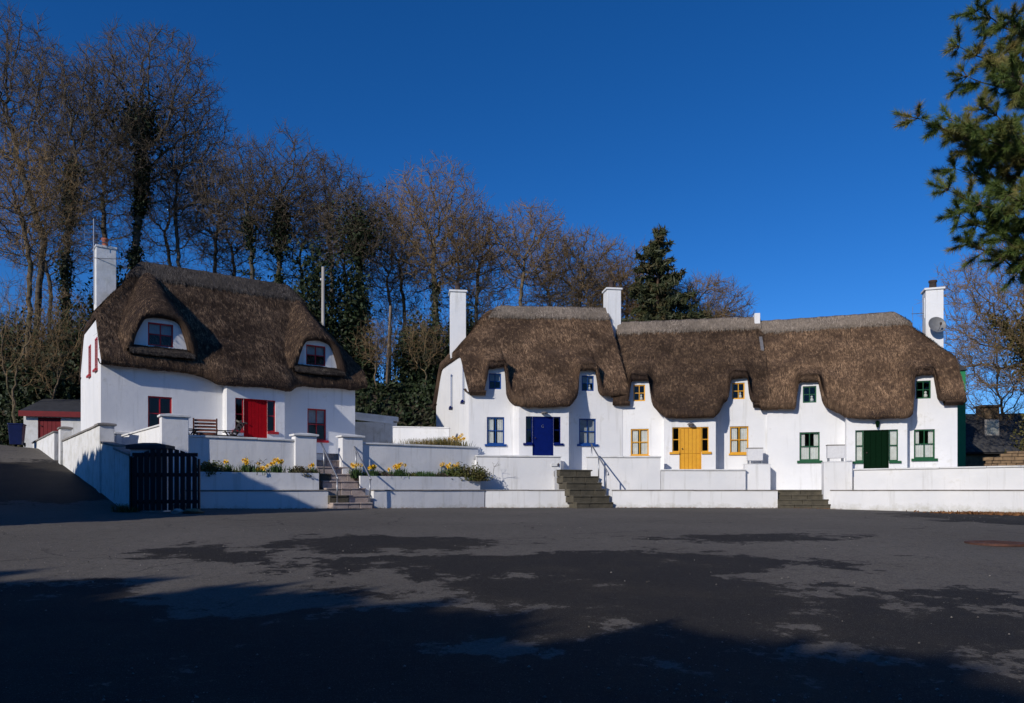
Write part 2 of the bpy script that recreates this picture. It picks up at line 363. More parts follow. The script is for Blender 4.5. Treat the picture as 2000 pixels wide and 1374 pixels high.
# ------------------------------------------------------------------ windows, doors, walls
def wall_grid(mb, f, u0, u1, z0, ztop, ops, reveal=.13, du=.06):
    """Front face with real openings; f(u, z, depth) gives the local point."""
    us = set(np.round(np.arange(u0, u1, du), 4)) | {round(u1, 4)}
    us = [x for x in us if all(abs(x - o[k]) > .012 for o in ops for k in (0, 1))]
    us = sorted(set(us) | {o[k] for o in ops for k in (0, 1) if u0 <= o[k] <= u1})
    zs = sorted({z0} | {o[k] for o in ops for k in (2, 3)} | set(np.arange(z0, 9, .8)))
    zs.append(99)
    for a, b in zip(us[:-1], us[1:]):
        m = (a + b) / 2; ta, tb = ztop(a), ztop(b)
        for c, d in zip(zs[:-1], zs[1:]):
            if c < z0: continue
            if c >= max(ta, tb): continue
            mz = (c + min(d, max(ta, tb))) / 2
            if any(o[0] < m < o[1] and o[2] < mz < o[3] for o in ops): continue
            mb.quad(f(a, min(c, ta), 0), f(b, min(c, tb), 0), f(b, min(d, tb), 0), f(a, min(d, ta), 0))
    for o in ops:
        if len(o) > 4 and o[4]: continue
        a, b, c, d = o[:4]
        mb.quad(f(a, c, 0), f(a, c, reveal), f(a, d, reveal), f(a, d, 0)); mb.quad(f(b, c, reveal), f(b, c, 0), f(b, d, 0), f(b, d, reveal))
        mb.quad(f(a, d, 0), f(a, d, reveal), f(b, d, reveal), f(b, d, 0)); mb.quad(f(a, c, reveal), f(a, c, 0), f(b, c, 0), f(b, c, reveal))
def curtain(root, u0, u1, z0, z1, v, m, amp=.007, waves=4):
    n = 28; V = []
    for k in range(2):
        for i in range(n + 1):
            t = i / n; V.append((u0 + (u1 - u0) * t, v + amp * sin(t * waves * 2 * pi + 1), (z0, z1)[k]))
    Q = [(i, i + 1, n + 2 + i, n + 1 + i) for i in range(n)]
    return np_mesh('curtain', V, Q, None, m, root, None, True)
def window(root, u0, u1, z0, z1, v, m, nu=2, nz=2, fw=.055, sill=None, drape=None, name='window', bar=.038):
    v0, v1 = v + .045, v + .105
    mb = MB()
    mb.box(u0, u0 + fw, v0, v1, z0, z1); mb.box(u1 - fw, u1, v0, v1, z0, z1)
    mb.box(u0 + fw, u1 - fw, v0, v1, z1 - fw, z1); mb.box(u0 + fw, u1 - fw, v0, v1, z0, z0 + fw * 1.15)
    iu0, iu1, iz0, iz1 = u0 + fw, u1 - fw, z0 + fw * 1.15, z1 - fw
    for i in range(1, nu):
        c = iu0 + (iu1 - iu0) * i / nu; mb.box(c - bar / 2, c + bar / 2, v0 + .006, v1 - .006, iz0, iz1)
    for j in range(1, nz):
        c = iz0 + (iz1 - iz0) * j / nz; mb.box(iu0, iu1, v0 + .012, v1 - .012, c - bar / 2, c + bar / 2)
    wd = mb.build(name, m, root)
    for i in range(nu):
        for j in range(nz):
            a = iu0 + (iu1 - iu0) * i / nu; b = iu0 + (iu1 - iu0) * (i + 1) / nu; c = iz0 + (iz1 - iz0) * j / nz; d = iz0 + (iz1 - iz0) * (j + 1) / nz
            MB().box(a - .005, b + .005, v + .072, v + .078, c - .005, d + .005).build('pane', GLASS, wd)
    if sill:
        e, h = sill
        MB().box(u0 - e, u1 + e, v - .07, v + .1, z0 - h, z0 - .002).build('sill', m, wd, bevel=.008)
    if drape == 'sides':
        k = (u1 - u0) * .36; curtain(wd, u0 + .04, u0 + .04 + k, z0, z1, v + .125, CURT); curtain(wd, u1 - .04 - k, u1 - .04, z0, z1, v + .125, CURT)
    elif drape == 'half':
        curtain(wd, u0 + .03, u1 - .03, z0, z0 + (z1 - z0) * .5, v + .125, CURT, .01, 8); k = (u1 - u0) * .24
        curtain(wd, u0 + .03, u0 + .03 + k, z0, z1, v + .15, CURT); curtain(wd, u1 - .03 - k, u1 - .03, z0, z1, v + .15, CURT)
    elif drape == 'net': curtain(wd, u0 + .03, u1 - .03, z0, z1, v + .14, NET, .008, 7)
    elif drape == 'blind': curtain(wd, u0 + .03, u1 - .03, z0 + (z1 - z0) * .55, z1, v + .16, NET, .004, 9)
    elif drape == 'blinds': curtain(wd, u0 + .03, u1 - .03, z0, z1, v + .13, CURT, .012, 8)
    return wd
def door(root, u0, u1, z0, z1, v, m, planks=5, split=None, knob=True, knocker=False):
    fw = .05; mb = MB()
    mb.box(u0, u0 + fw, v + .02, v + .11, z0, z1); mb.box(u1 - fw, u1, v + .02, v + .11, z0, z1); mb.box(u0 + fw, u1 - fw, v + .02, v + .11, z1 - fw, z1)
    mb.box(u0 + fw, u1 - fw, v + .078, v + .1, z0 + .02, z1 - fw)
    d = mb.build('door', m, root)
    a0, a1 = u0 + fw + .004, u1 - fw - .004; wdt = (a1 - a0) / planks
    spans = [(z0 + .025, z1 - fw - .006)] if not split else [(z0 + .025, split - .006), (split + .006, z1 - fw - .006)]
    for (c, e) in spans:
        for i in range(planks):
            MB().box(a0 + i * wdt + .005, a0 + (i + 1) * wdt - .005, v + .05, v + .077, c, e).build('plank', m, d, bevel=.006)
    if knob:
        k = MB().lathe([(.012, 0), (.012, .03), (.03, .04), (.03, .06), (.01, .07)], (0, 0, 0), 10).build('handle', SOOT, d)
        k.location = (a0 + .07, v + .05, z0 + 1.0); k.rotation_euler = (radians(90), 0, 0)
    if knocker:
        mk = MB(); mk.tube([((u0 + u1) / 2 + .05 * cos(t), v + .035, z1 - .42 + .06 * sin(t)) for t in np.linspace(.6, 2 * pi - .6, 10)], .008, 5)
        mk.build('knocker', STEEL, d)
    return d

# ------------------------------------------------------------------ thatched roofs
def smin(a, b, k):
    h = np.clip(.5 + .5 * (b - a) / k, 0, 1); return b * (1 - h) + a * h - k * h * (1 - h)
def blades(name, P, Tn, Nn, Sd, n, L, wd, lift, m, parent, r):
    """n straw blades over a grid of points P with down-slope tangents Tn, normals Nn and sideways Sd."""
    rows, cols = P.shape[:2]
    A = np.linalg.norm(np.cross(P[1:, :-1] - P[:-1, :-1], P[:-1, 1:] - P[:-1, :-1]), axis=2).ravel()
    idx = r.choice(len(A), n, p=A / A.sum()); i, j = idx // (cols - 1), idx % (cols - 1); a, b = r.random(n)[:, None], r.random(n)[:, None]
    p = (P[i, j] * (1 - a) + P[i + 1, j] * a) * (1 - b) + (P[i, j + 1] * (1 - a) + P[i + 1, j + 1] * a) * b
    t, nn, s = Tn[i, j], Nn[i, j], Sd[i, j]
    ang = r.normal(0, .2, n)[:, None]; dirv = t * np.cos(ang) + s * np.sin(ang); side = s * np.cos(ang) - t * np.sin(ang)
    ln = (L * r.uniform(.55, 1.3, n))[:, None]; ww = (wd * r.uniform(.6, 1.4, n))[:, None]; lf = (lift * r.uniform(.1, 1.25, n))[:, None]
    base = p + nn * .004; tip = p + dirv * ln + nn * lf
    V = np.stack([base - side * ww, base + side * ww, tip + side * ww * .5, tip - side * ww * .5], 1).reshape(-1, 3)
    o = np_mesh(name, V, np.arange(4 * n).reshape(n, 4), None, m, parent); o['kind'] = 'stuff'; return o
def frames_of(P):
    T = np.gradient(P, axis=0); U = np.gradient(P, axis=1)
    T /= np.linalg.norm(T, axis=2, keepdims=True) + 1e-9; U /= np.linalg.norm(U, axis=2, keepdims=True) + 1e-9
    N = np.cross(U, T); N /= np.linalg.norm(N, axis=2, keepdims=True) + 1e-9
    return T, N, U
def roof(root, H):
    L, D, vc = H['L'], H['D'], H['D'] / 2
    u0, u1 = -H['ohL'], L + H['ohR']; n = int((u1 - u0) / .05) + 1
    us = np.linspace(u0, u1, n)
    k = sorted(H['eave']); ku = [x[0] for x in k]
    sm = np.ones(H.get('sm', 3)); sm /= sm.sum(); pad = len(sm) // 2
    f = lambda c: np.convolve(np.pad(np.interp(us, ku, [x[c] for x in k]), pad, 'edge'), sm, 'valid')
    ze, ve = f(1), f(2); rr = np.random.default_rng(H['seed'])
    ze = ze + .035 * vnoise(np.stack([us, us * 0, us * 0], 1), 2.0, H['seed']) + .012 * vnoise(np.stack([us, us * 0, us * 0], 1), 9.0, H['seed'])
    zr = np.interp(us, [0, L], H['zr'])
    th = .3; zem, vem = H['main']; slope = (np.mean(H['zr']) - zem - th) / (vc - vem)
    hip = np.full(n, 99.0)
    if H.get('hipL'): a, zg0 = H['hipL']; hip = np.minimum(hip, zg0 + (us - u0) * (H['zr'][0] - zg0) / (a - u0))
    if H.get('hipR'): a, zg0 = H['hipR']; hip = np.minimum(hip, zg0 + (u1 - us) * (H['zr'][1] - zg0) / (u1 - a))
    kw = np.hanning(33)[1:-1]; kw /= kw.sum(); wide = lambda a: np.convolve(np.pad(a, 15, 'edge'), kw, 'valid')
    zw, vw = wide(wide(ze)), wide(wide(ve)); rows = []
    R = lambda v, z: rows.append((np.broadcast_to(np.asarray(v, float), us.shape).copy(), np.broadcast_to(np.asarray(z, float), us.shape).copy()))
    R(.5, ze + .3); R(.3, ze + .16); R(ve * .35 + .1, ze + .04); R(ve + .13, ze); R(ve + .03, ze + .03); R(ve - .03, ze + .13)
    nl = len(rows)
    tf = np.linspace(1, 0, 44) ** 1.0
    cv = vc + (vem - vc) * .66; czf = zr + (zem + th - zr) * .66
    for t in tf:
        g = smooth01((t - .42) / .55); vq, zq = vw * (1 - g) + ve * g, zw * (1 - g) + ze * g
        R((1 - t) ** 2 * vc + 2 * t * (1 - t) * cv + t * t * vq, smin((1 - t) ** 2 * zr + 2 * t * (1 - t) * czf + t * t * (zq + th), hip, .35))
    for t in np.linspace(0, 1, 14)[1:]:
        R(vc + (D + .45 - vc) * t, smin(zr + (zem + th - zr) * t, hip, .35))
    R(D + .4, zem); R(D - .2, zem + .25)
    V = np.stack([r[0] for r in rows]); Z = np.stack([r[1] for r in rows])
    Uu = np.broadcast_to(us, V.shape); p = (Uu - u0) / (u1 - u0)
    sh = H.get('shear', 0.0); Uu = Uu + sh * V * (1 - p) ** 2
    P = np.stack([Uu, V, Z], 2)
    T, N, Sd = frames_of(P); N = -N
    up = N[:, :, 2].mean(); N = N if up > 0 else -N
    q = P.reshape(-1, 3); dsp = .045 * vnoise(q, 1.3, H['seed']) + .02 * vnoise(q * np.array([1, .35, .35]), 8.0, H['seed'] + 3)
    P = P + N * dsp.reshape(P.shape[:2])[:, :, None] * .9
    # ends: a thick verge that turns back under the roof
    def capcols(c, inward):
        e = P[:, c].copy(); e2 = e.copy(); e2[nl:-2, 2] -= H.get('verge', .36); e2[nl:-2, 1] += (vc - e2[nl:-2, 1]) * .07; e2[:, 0] += .05 * inward
        e1 = (e + e2) / 2; e1[:, 0] -= .05 * inward; e3 = e2.copy(); e3[:, 0] += .7 * inward; return e1, e2, e3
    l1, l2, l3 = capcols(0, 1); r1, r2, r3 = capcols(-1, -1)
    G = np.concatenate([l3[:, None], l2[:, None], l1[:, None], P, r1[:, None], r2[:, None], r3[:, None]], 1)
    rw, cl = G.shape[:2]; ii = np.arange(rw * cl).reshape(rw, cl)
    Q = np.stack([ii[:-1, :-1].ravel(), ii[1:, :-1].ravel(), ii[1:, 1:].ravel(), ii[:-1, 1:].ravel()], 1)
    arc = np.cumsum(np.concatenate([np.zeros((1, cl)), np.linalg.norm(np.diff(G, axis=0), axis=2)]), 0)
    arc = arc - arc[nl:nl + 1]
    xs_ = np.concatenate([np.zeros((rw, 1)), np.linalg.norm(np.diff(G, axis=1), axis=2)], 1).cumsum(1)
    uv = np.stack([np.broadcast_to(xs_[nl + 22:nl + 23], arc.shape).ravel(), arc.ravel()], 1)
    rf = np_mesh('thatch_roof', G.reshape(-1, 3), Q[:, ::-1], None, H['mat'], root, uv, True)
    # loose straw
    Tf, Nf, Sf = -T, N, Sd
    lo, hi = nl + 2, nl + 44
    blades('loose_straw', P[lo:hi], Tf[lo:hi], Nf[lo:hi], Sf[lo:hi], int(H['nb'] * 2.2), .32, .0062, .024, H['straw'], rf, rr)
    blades('eave_straw', P[3:nl + 3], Tf[3:nl + 3], Nf[3:nl + 3], Sf[3:nl + 3], 4500, .05, .005, .02, H['straw'], rf, rr)
    vg = np.stack([P[nl:hi, 0], r1[nl:hi] * 0 + l1[nl:hi]], 1)
    # ridge capping
    drop = H.get('cap', .72); m_ = drop / sqrt(1 + slope * slope)
    cu0 = (H['hipL'][0] - .55) if H.get('hipL') else u0 + .02; cu1 = (H['hipR'][0] + .55) if H.get('hipR') else u1 - .02
    cu = np.linspace(cu0, cu1, int((cu1 - cu0) / .08)); hz = np.interp(cu, us, hip); rz = np.interp(cu, us, zr)
    wv = rz * 0 + .03 * vnoise(np.stack([cu, cu * 0, cu * 0], 1), 1.1, 5)
    cr = []
    for j, (dv, lift) in enumerate(((-m_ * 1.0, -.06), (-m_ * 1.05, .1), (-m_ * 1.01, .165), (-m_ * .75, .17), (-m_ * .5, .17), (-m_ * .25, .17), (0, .17), (m_ * .3, .155), (m_ * .7, .13), (m_, .1), (m_ * 1.02, -.06))):
        zz = smin(rz - abs(dv) * slope, hz, .25) + lift + wv
        cr.append(np.stack([cu, vc + dv + cu * 0, zz], 1))
    C = np.stack(cr); C[2:-1] += (.02 * vnoise(C[2:-1].reshape(-1, 3), 6.0, 2))[:, None].reshape(C[2:-1].shape[:2] + (1,)) * np.array([0, 0, 1.0])
    e0 = C[:, 0].copy(); e0[:, 2] -= .2; e1 = C[:, -1].copy(); e1[:, 2] -= .2
    C2 = np.concatenate([e0[:, None], C, e1[:, None]], 1); rw, cl = C2.shape[:2]; ii = np.arange(rw * cl).reshape(rw, cl)
    Q = np.stack([ii[:-1, :-1].ravel(), ii[:-1, 1:].ravel(), ii[1:, 1:].ravel(), ii[1:, :-1].ravel()], 1)
    uv = np.stack([C2[:, :, 0].ravel(), np.repeat(np.arange(rw) * m_ / 4, cl)], 1)
    cap = np_mesh('ridge_cap', C2.reshape(-1, 3), Q, None, H['ridge'], rf, uv, True)
    T2, N2, S2 = frames_of(C[1:7][::-1]); N2 = np.where(N2[:, :, 2:3] < 0, -N2, N2)
    blades('ridge_straw', C[1:7][::-1], T2, N2, S2, int(2600 * (cu1 - cu0) / 7), .2, .008, .02, H.get('rstraw', ST_R), rf, rr)
    return rf, us, ze, slope

def cottage(F, H, label):
    root = empty('thatched_cottage', (F.O[0], F.O[1], F.zb), F.a, label, 'cottage', 'thatched cottages round the yard')
    L, D = H['L'], H['D']
    rf, us, ze, slope = roof(root, H)
    ztop = lambda u: float(np.interp(u, us, ze)) + .22
    base = -H.get('base', .5)
    mb = MB(); p, a, b, ptop = H['porch']
    ops = [o for o in H['ops'] if not o[5]] ; pops = [o for o in H['ops'] if o[5]]
    wall_grid(mb, lambda u, z, d: (u, d, z), 0, L, base, ztop, [o[:4] for o in ops] + [(a + .05, b - .05, base - 1, ptop, True)])
    mb.build('front_wall', WHITE, root)
    mp = MB()
    wall_grid(mp, lambda u, z, d: (u, -p + d, z), a, b, base, lambda u: ztop(u) - .02, [o[:4] for o in pops])
    spl = H.get('splay', 0)
    n = 8
    for (ue, s) in ((a, -1), (b, 1)):
        uo = ue + s * (spl if s < 0 else 0)
        zt_ = ztop(ue) + .1
        mp.quad((uo, .01, base), (ue, -p, base), (ue, -p, ztop(ue) - .02), (uo, .01, max(ztop(uo), ztop(ue)) + .25))
    mp.build('porch', WHITE, root)
    # gables and back
    vc = D / 2; mg = MB(); zem = H['main'][0]; sh = H.get('shear', 0.0)
    def gable(uu, hipz, s):
        hz = hipz - .32 if hipz else 99
        prof = []
        for v in np.linspace(0, D, 25):
            zz = min(np.mean(H['zr']) - abs(v - vc) * slope - .42, hz); prof.append((uu + (sh * v if s < 0 else 0), v, max(zz, zem + .1)))
        for q, r in zip(prof[:-1], prof[1:]): mg.quad((q[0], q[1], base), (r[0], r[1], base), r, q)
    gable(0, H['hipL'][1] if H.get('hipL') else None, -1); gable(L, H['hipR'][1] if H.get('hipR') else None, 1)
    mg.quad((sh * D, D, base), (L, D, base), (L, D, zem + .4), (sh * D, D, zem + .4))
    mg.build('gable_wall', WHITE, root)
    return root, rf, ztop
def chimney(root, u0, u1, v0, v1, z0, z1, m, pots, capm=None, potm=None, cap=.06):
    c = MB().box(u0, u1, v0, v1, z0, z1).build('chimney', m, root, bevel=.012)
    MB().box(u0 - cap, u1 + cap, v0 - cap, v1 + cap, z1, z1 + .09).build('chimney_cap', capm or m, c, bevel=.01)
    for (pu, r, h) in pots:
        MB().lathe([(r * 1.1, 0), (r * 1.1, .06), (r * .92, .1), (r * .85, h - .1), (r * 1.05, h - .08), (r * 1.05, h), (r * .8, h), (r * .8, h - .05)], (u0 + (u1 - u0) * pu, (v0 + v1) / 2, z1 + .088), 14).build('chimney_pot', potm or SOOT, c, True)
    return c
def entrance(root, F, p, px, ytop, ybot_side, m, md, dpx, split=None, planks=5, drape=None, knocker=False, mframe=None):
    """door with a sidelight on each side in the porch front; returns the openings"""
    v = -p
    a, d = F.u(px[0], v), F.u(px[1], v); b, c = F.u(dpx[0], v), F.u(dpx[1], v)
    z1 = F.z((px[0] + px[1]) / 2, ytop, v); zs = F.z((px[0] + px[1]) / 2, ybot_side, v)
    return (a, b, c, d, zs, z1)
def finish_entrance(root, e, p, m, md, floor=0.0, split=None, planks=5, drape=None, knocker=False):
    a, b, c, d, zs, z1 = e; v = -p
    door(root, b, c, floor, z1, v, md, planks, split, True, knocker)
    for (q, r) in ((a, b), (c, d)):
        wd = window(root, q, r, zs, z1, v, m, 1, 2, .04, None, drape, 'sidelight')
        q2, r2 = (q - .12, r - .004) if q == a else (q + .004, r + .12)
        MB().box(q2, r2, v - .07, v + .09, zs - .1, zs - .002).build('sill', m, wd, bevel=.008)

def px_ops(F, rects, v=0.0):
    """window rectangles given as seen in the photo -> openings on the facade"""
    out = []
    for (x0, x1, y0, y1) in rects:
        xm = (x0 + x1) / 2; out.append((F.u(x0, v), F.u(x1, v), F.z(xm, y1, v), F.z(xm, y0, v)))
    return out
def keys(F, pts): return [(F.u(x, v), F.z(x, y, v), v) for (x, y, v) in pts]

# ---- blue cottage
FB = Fr(pt(916, 33.0), 8.0, 2.9)
Lb = FB.u(1216); pB = .75; M, NT, PO = -.42, -.3, -(pB + .4)
eB = keys(FB, [(895, 767, M), (944, 767, M), (947, 760, M), (948.5, 726, NT), (952, 718, NT), (986, 717, NT), (989, 724, NT), (990, 758, M), (995, 779, M - .2), (1004, 789, PO + .3), (1016, 794, PO), (1060, 795, PO), (1113, 794, PO), (1121, 787, PO + .25), (1128, 774, M - .1), (1129, 764, M), (1130.5, 732, NT), (1134, 724, NT), (1166, 725, NT), (1169, 732, NT), (1171, 758, M), (1177, 771, M), (1225, 774, M)])
HB = dict(L=Lb, D=6.4, ohL=.1, ohR=.16, eave=eB, main=(FB.z(1200, 772, M), M), zr=(FB.z(990, 606, 3.2), FB.z(1180, 607, 3.2)), hipL=(FB.u(968, 3.2) , FB.z(884, 690, 2.5)), shear=-.19, seed=3, nb=15000, mat=TH_A, straw=ST_A, ridge=RIDGE, base=.9, splay=.16)
gB = px_ops(FB, [(951, 985, 815, 868), (1131, 1164, 818, 868)]); uB = px_ops(FB, [(955, 979, 729.5, 760.5), (1136, 1160, 734, 764)])
enB = entrance(None, FB, pB, (1027, 1095), 814, 866, BLUE, BLUE, (1040, 1081))
flB = enB[5] - 1.95
HB['porch'] = (pB, FB.u(1014, -pB), FB.u(1111, -pB), enB[5] + .1)
HB['ops'] = [(*o, 0, 0) for o in gB + uB] + [(enB[0], enB[1], enB[4], enB[5], 0, 1), (enB[1], enB[2], flB, enB[5], 0, 1), (enB[2], enB[3], enB[4], enB[5], 0, 1)]
blue, rfB, ztB = cottage(FB, HB, 'white thatched cottage with blue door and blue window frames, tall chimney on its end gable')
for o in gB: window(blue, *o, 0, BLUE_L, sill=(.1, .1), drape='sides' if o is gB[0] else 'net')
for o in uB: window(blue, *o, 0, BLUE_L, fw=.05, bar=.032, drape='blind')
finish_entrance(blue, enB, pB, BLUE, BLUE, flB, drape=None, planks=1, knocker=True)
chimney(blue, FB.u(880, 2.6), FB.u(910, 2.6), 2.55, 3.3, FB.z(895, 700, 2.6), FB.z(895, 571, 2.6), WHITE, [(.5, .15, .42)])
chimney(blue, FB.u(1186, 2.9), FB.u(1213, 2.9), 2.9, 3.65, FB.z(1200, 660, 2.9), FB.z(1200, 566, 2.9), WHITE, [(.45, .16, .42)])
for (v, zz0, zz1) in ((1.0, FB.z(897, 783, 1.0), FB.z(897, 715, 1.0)), (3.2, FB.z(876, 795, 3.2), FB.z(876, 733, 3.2))):
    uu = -.19 * v; mb = MB(); mb.box(uu - .024, uu - .004, v - .35, v - .3, zz0, zz1).box(uu - .024, uu - .004, v + .3, v + .35, zz0, zz1).box(uu - .024, uu - .004, v - .3, v + .3, zz1 - .06, zz1).box(uu - .024, uu - .004, v - .02, v + .02, zz0, zz1 - .06)
    wd = mb.build('gable_window', BLUE_L, blue); MB().box(uu - .1, uu - .004, v - .4, v + .4, zz0 - .1, zz0 - .002).build('sill', BLUE, wd)
    MB().box(uu - .02, uu - .012, v - .3, v + .3, zz0, zz1 - .06).build('pane', GLASS, wd)

# ---- yellow cottage
endB = FB.W(Lb - .05, 0.04)
FY = Fr((endB[0], endB[1]), -11.0, 2.42)
Ly = FY.u(1499); pY = .85; PO = -(pY + .4)
eY = keys(FY, [(1205, 790, M), (1226, 790, M), (1228, 780, M), (1230, 752, NT), (1233, 744, NT), (1266, 744, NT), (1269, 751, NT), (1270, 775, M), (1277, 794, M - .2), (1287, 806, PO + .35), (1299, 815, PO), (1350, 816, PO), (1396, 815, PO), (1408, 803, PO + .3), (1413, 788, M - .1), (1422, 782, M), (1424, 772, M), (1425.5, 747, NT), (1429, 738, NT), (1460, 738, NT), (1462.5, 746, NT), (1464, 770, M), (1469, 785, M), (1505, 792, M)])
HY = dict(L=Ly, D=6.2, ohL=.35, ohR=.12, eave=eY, main=(FY.z(1480, 789, M), M), zr=(FY.z(1230, 635, 3.1), FY.z(1465, 626, 3.1)), seed=5, nb=14000, mat=TH_B, straw=ST_B, ridge=RIDGE, base=.9)
gY = px_ops(FY, [(1232, 1267, 838, 890), (1425.5, 1462, 833, 886)]); uY = px_ops(FY, [(1237, 1260, 752, 784), (1430, 1454.5, 748, 780)])
enY = entrance(None, FY, pY, (1313, 1384), 834.5, 883, YELL, YELL, (1327, 1370))
flY = enY[5] - 1.95
HY['porch'] = (pY, FY.u(1297, -pY), FY.u(1398, -pY), enY[5] + .1)
HY['ops'] = [(*o, 0, 0) for o in gY + uY] + [(enY[0], enY[1], enY[4], enY[5], 0, 1), (enY[1], enY[2], flY, enY[5], 0, 1), (enY[2], enY[3], enY[4], enY[5], 0, 1)]
yellow, rfY, ztY = cottage(FY, HY, 'white thatched cottage with yellow half door and yellow window frames')
for o in gY: window(yellow, *o, 0, YELL, sill=(.05, .08), drape='sides')
for o in uY: window(yellow, *o, 0, YELL, fw=.05, bar=.032, drape=None)
finish_entrance(yellow, enY, pY, YELL, YELL, flY, split=flY + .78)

# ---- green cottage
endY = FY.W(Ly - .03, -.1)
FG = Fr((endY[0], endY[1]), -18.0, 2.15)
Lg = FG.u(1870); pG = .55; PO = -(pG + .45)
eG = keys(FG, [(1500, 798, M), (1554, 798, M), (1556, 788, M), (1558, 755, NT), (1562, 746, NT), (1600, 746, NT), (1603, 754, NT), (1604, 774, M), (1613, 794, M - .1), (1640, 806, M - .25), (1658, 818, PO), (1710, 819, PO), (1778, 816, PO), (1786, 806, PO + .25), (1787, 786, M - .1), (1784.5, 770, M), (1785, 744, NT), (1789, 734, NT), (1826, 733, NT), (1829, 741, NT), (1831, 770, M), (1837, 784, M), (1880, 787, M)])
HG = dict(L=Lg, D=6.2, ohL=.3, ohR=.22, eave=eG, main=(FG.z(1860, 786, M), M), zr=(FG.z(1530, 631, 3.1), FG.z(1730, 617, 3.1)), hipR=(FG.u(1752, 3.1), FG.z(1868, 702, 2.2)), seed=8, nb=15500, mat=TH_A, straw=ST_A, ridge=RIDGE, base=.75)
gG = px_ops(FG, [(1561.5, 1601, 844.5, 900), (1785, 1826, 839, 896)]); uG = px_ops(FG, [(1568, 1594.5, 754.5, 787), (1789, 1818, 744, 779)])
enG = entrance(None, FG, pG, (1670.5, 1754), 840, 901, GREEN, GREEN, (1686.5, 1736))
flG = enG[5] - 1.95
HG['porch'] = (pG, FG.u(1653, -pG), FG.u(1772, -pG), enG[5] + .1)
HG['ops'] = [(*o, 0, 0) for o in gG + uG] + [(enG[0], enG[1], enG[4], enG[5], 0, 1), (enG[1], enG[2], flG, enG[5], 0, 1), (enG[2], enG[3], enG[4], enG[5], 0, 1)]
green, rfG, ztG = cottage(FG, HG, 'white thatched cottage with dark green door and green frames, satellite dish on its chimney')
for o in gG: window(green, *o, 0, GREEN_L, sill=(.1, .11), drape='half')
for o in uG: window(green, *o, 0, GREEN_L, fw=.05, bar=.034, drape=None)
finish_entrance(green, enG, pG, GREEN_L, GREEN, flG, drape='blinds', planks=4)
chimney(green, FG.u(1808, 2.7), FG.u(1843, 2.7), 2.7, 3.4, FG.z(1825, 720, 2.7), FG.z(1825, 566, 2.7), WHITE, [(.5, .17, .4)])
ue_ = FG.u(1886, 4.6); MB().box(ue_ - 2.6, ue_, 4.6, 8.4, -.5, FG.z(1880, 724, 4.6)).build('rear_extension', simple('bright_green_boards', (.01, .22, .075), (.008, .18, .06), .5, 6, .2, .01, (1, 1, .2)), green)
ze_ = FG.z(1880, 724, 4.6); MB().hexa([(ue_ - 2.7, 4.5, ze_ + .003), (ue_ + .06, 4.5, ze_ + .003), (ue_ + .06, 8.5, ze_ + .003), (ue_ - 2.7, 8.5, ze_ + .003)], [(ue_ - 2.7, 4.5, ze_ + .9), (ue_ - .42, 4.5, ze_ + .42), (ue_ - .42, 8.5, ze_ + .42), (ue_ - 2.7, 8.5, ze_ + .9)]).build('extension_roof', SLATE, green)
def ornament(F, o, side, label):
    u = o[0] + (o[1] - o[0]) * side; x, y = F.W(u, .16); r = empty('ornament', (x, y, F.zb + o[2] + .07), 0, label, 'ornament', 'white ornaments on the upper window sills')
    MB().lathe([(.05, 0), (.075, .03), (.085, .08), (.05, .13), (.035, .15)], (0, 0, 0), 10).build('body', CURT, r, True); MB().lathe([(.02, .15), (.05, .17), (.055, .21), (.03, .25), (.005, .26)], (0, 0, 0), 10).build('head', CURT, r, True)
    MB().box(-.12, .12, -.06, .09, -.05, -.002).build('ledge', CURT, r)
ornament(FB, uB[1], .68, 'small white ornament inside the blue upper window nearest the shared chimney')
ornament(FY, uY[0], .66, 'small white ornament inside the yellow upper window next to the blue cottage')
ornament(FY, uY[1], .66, 'small white ornament inside the yellow upper window next to the green cottage')
ornament(FG, uG[0], .68, 'small white ornament inside the green upper window next to the yellow cottage')
ornament(FG, uG[1], .7, 'small white ornament inside the green upper window below the satellite dish')
# party wall top and flashing between the roofs
mb = MB().box(Ly - .2, Ly + .06, 2.75, 3.4, HY['zr'][1] - .5, HY['zr'][1] + .26); mb.build('party_wall_top', WHITE, yellow, bevel=.02)
def strip(root, H, u, w_, t0, t1, m, name='flashing', lift=.05):
    vc = H['D'] / 2; zem, vem = H['main']; zr = np.mean(H['zr']); mb = MB(); prev = None
    for t in np.linspace(t0, t1, 9):
        v = vc + (vem - vc) * t; z = zr + (zem + .3 - zr) * t + lift
        c = [(u - w_, v, z + .03), (u + w_, v, z + .03), (u + w_, v, z - .2), (u - w_, v, z - .2)]
        if prev: mb.hexa([prev[0], prev[1], prev[2], prev[3]], c)
        prev = c
    return mb.build(name, m, root)
strip(yellow, HY, Ly + .0, .07, .26, .43, LEAD); strip(blue, HB, Lb + .13, .05, .08, .3, LEAD, lift=-.02)

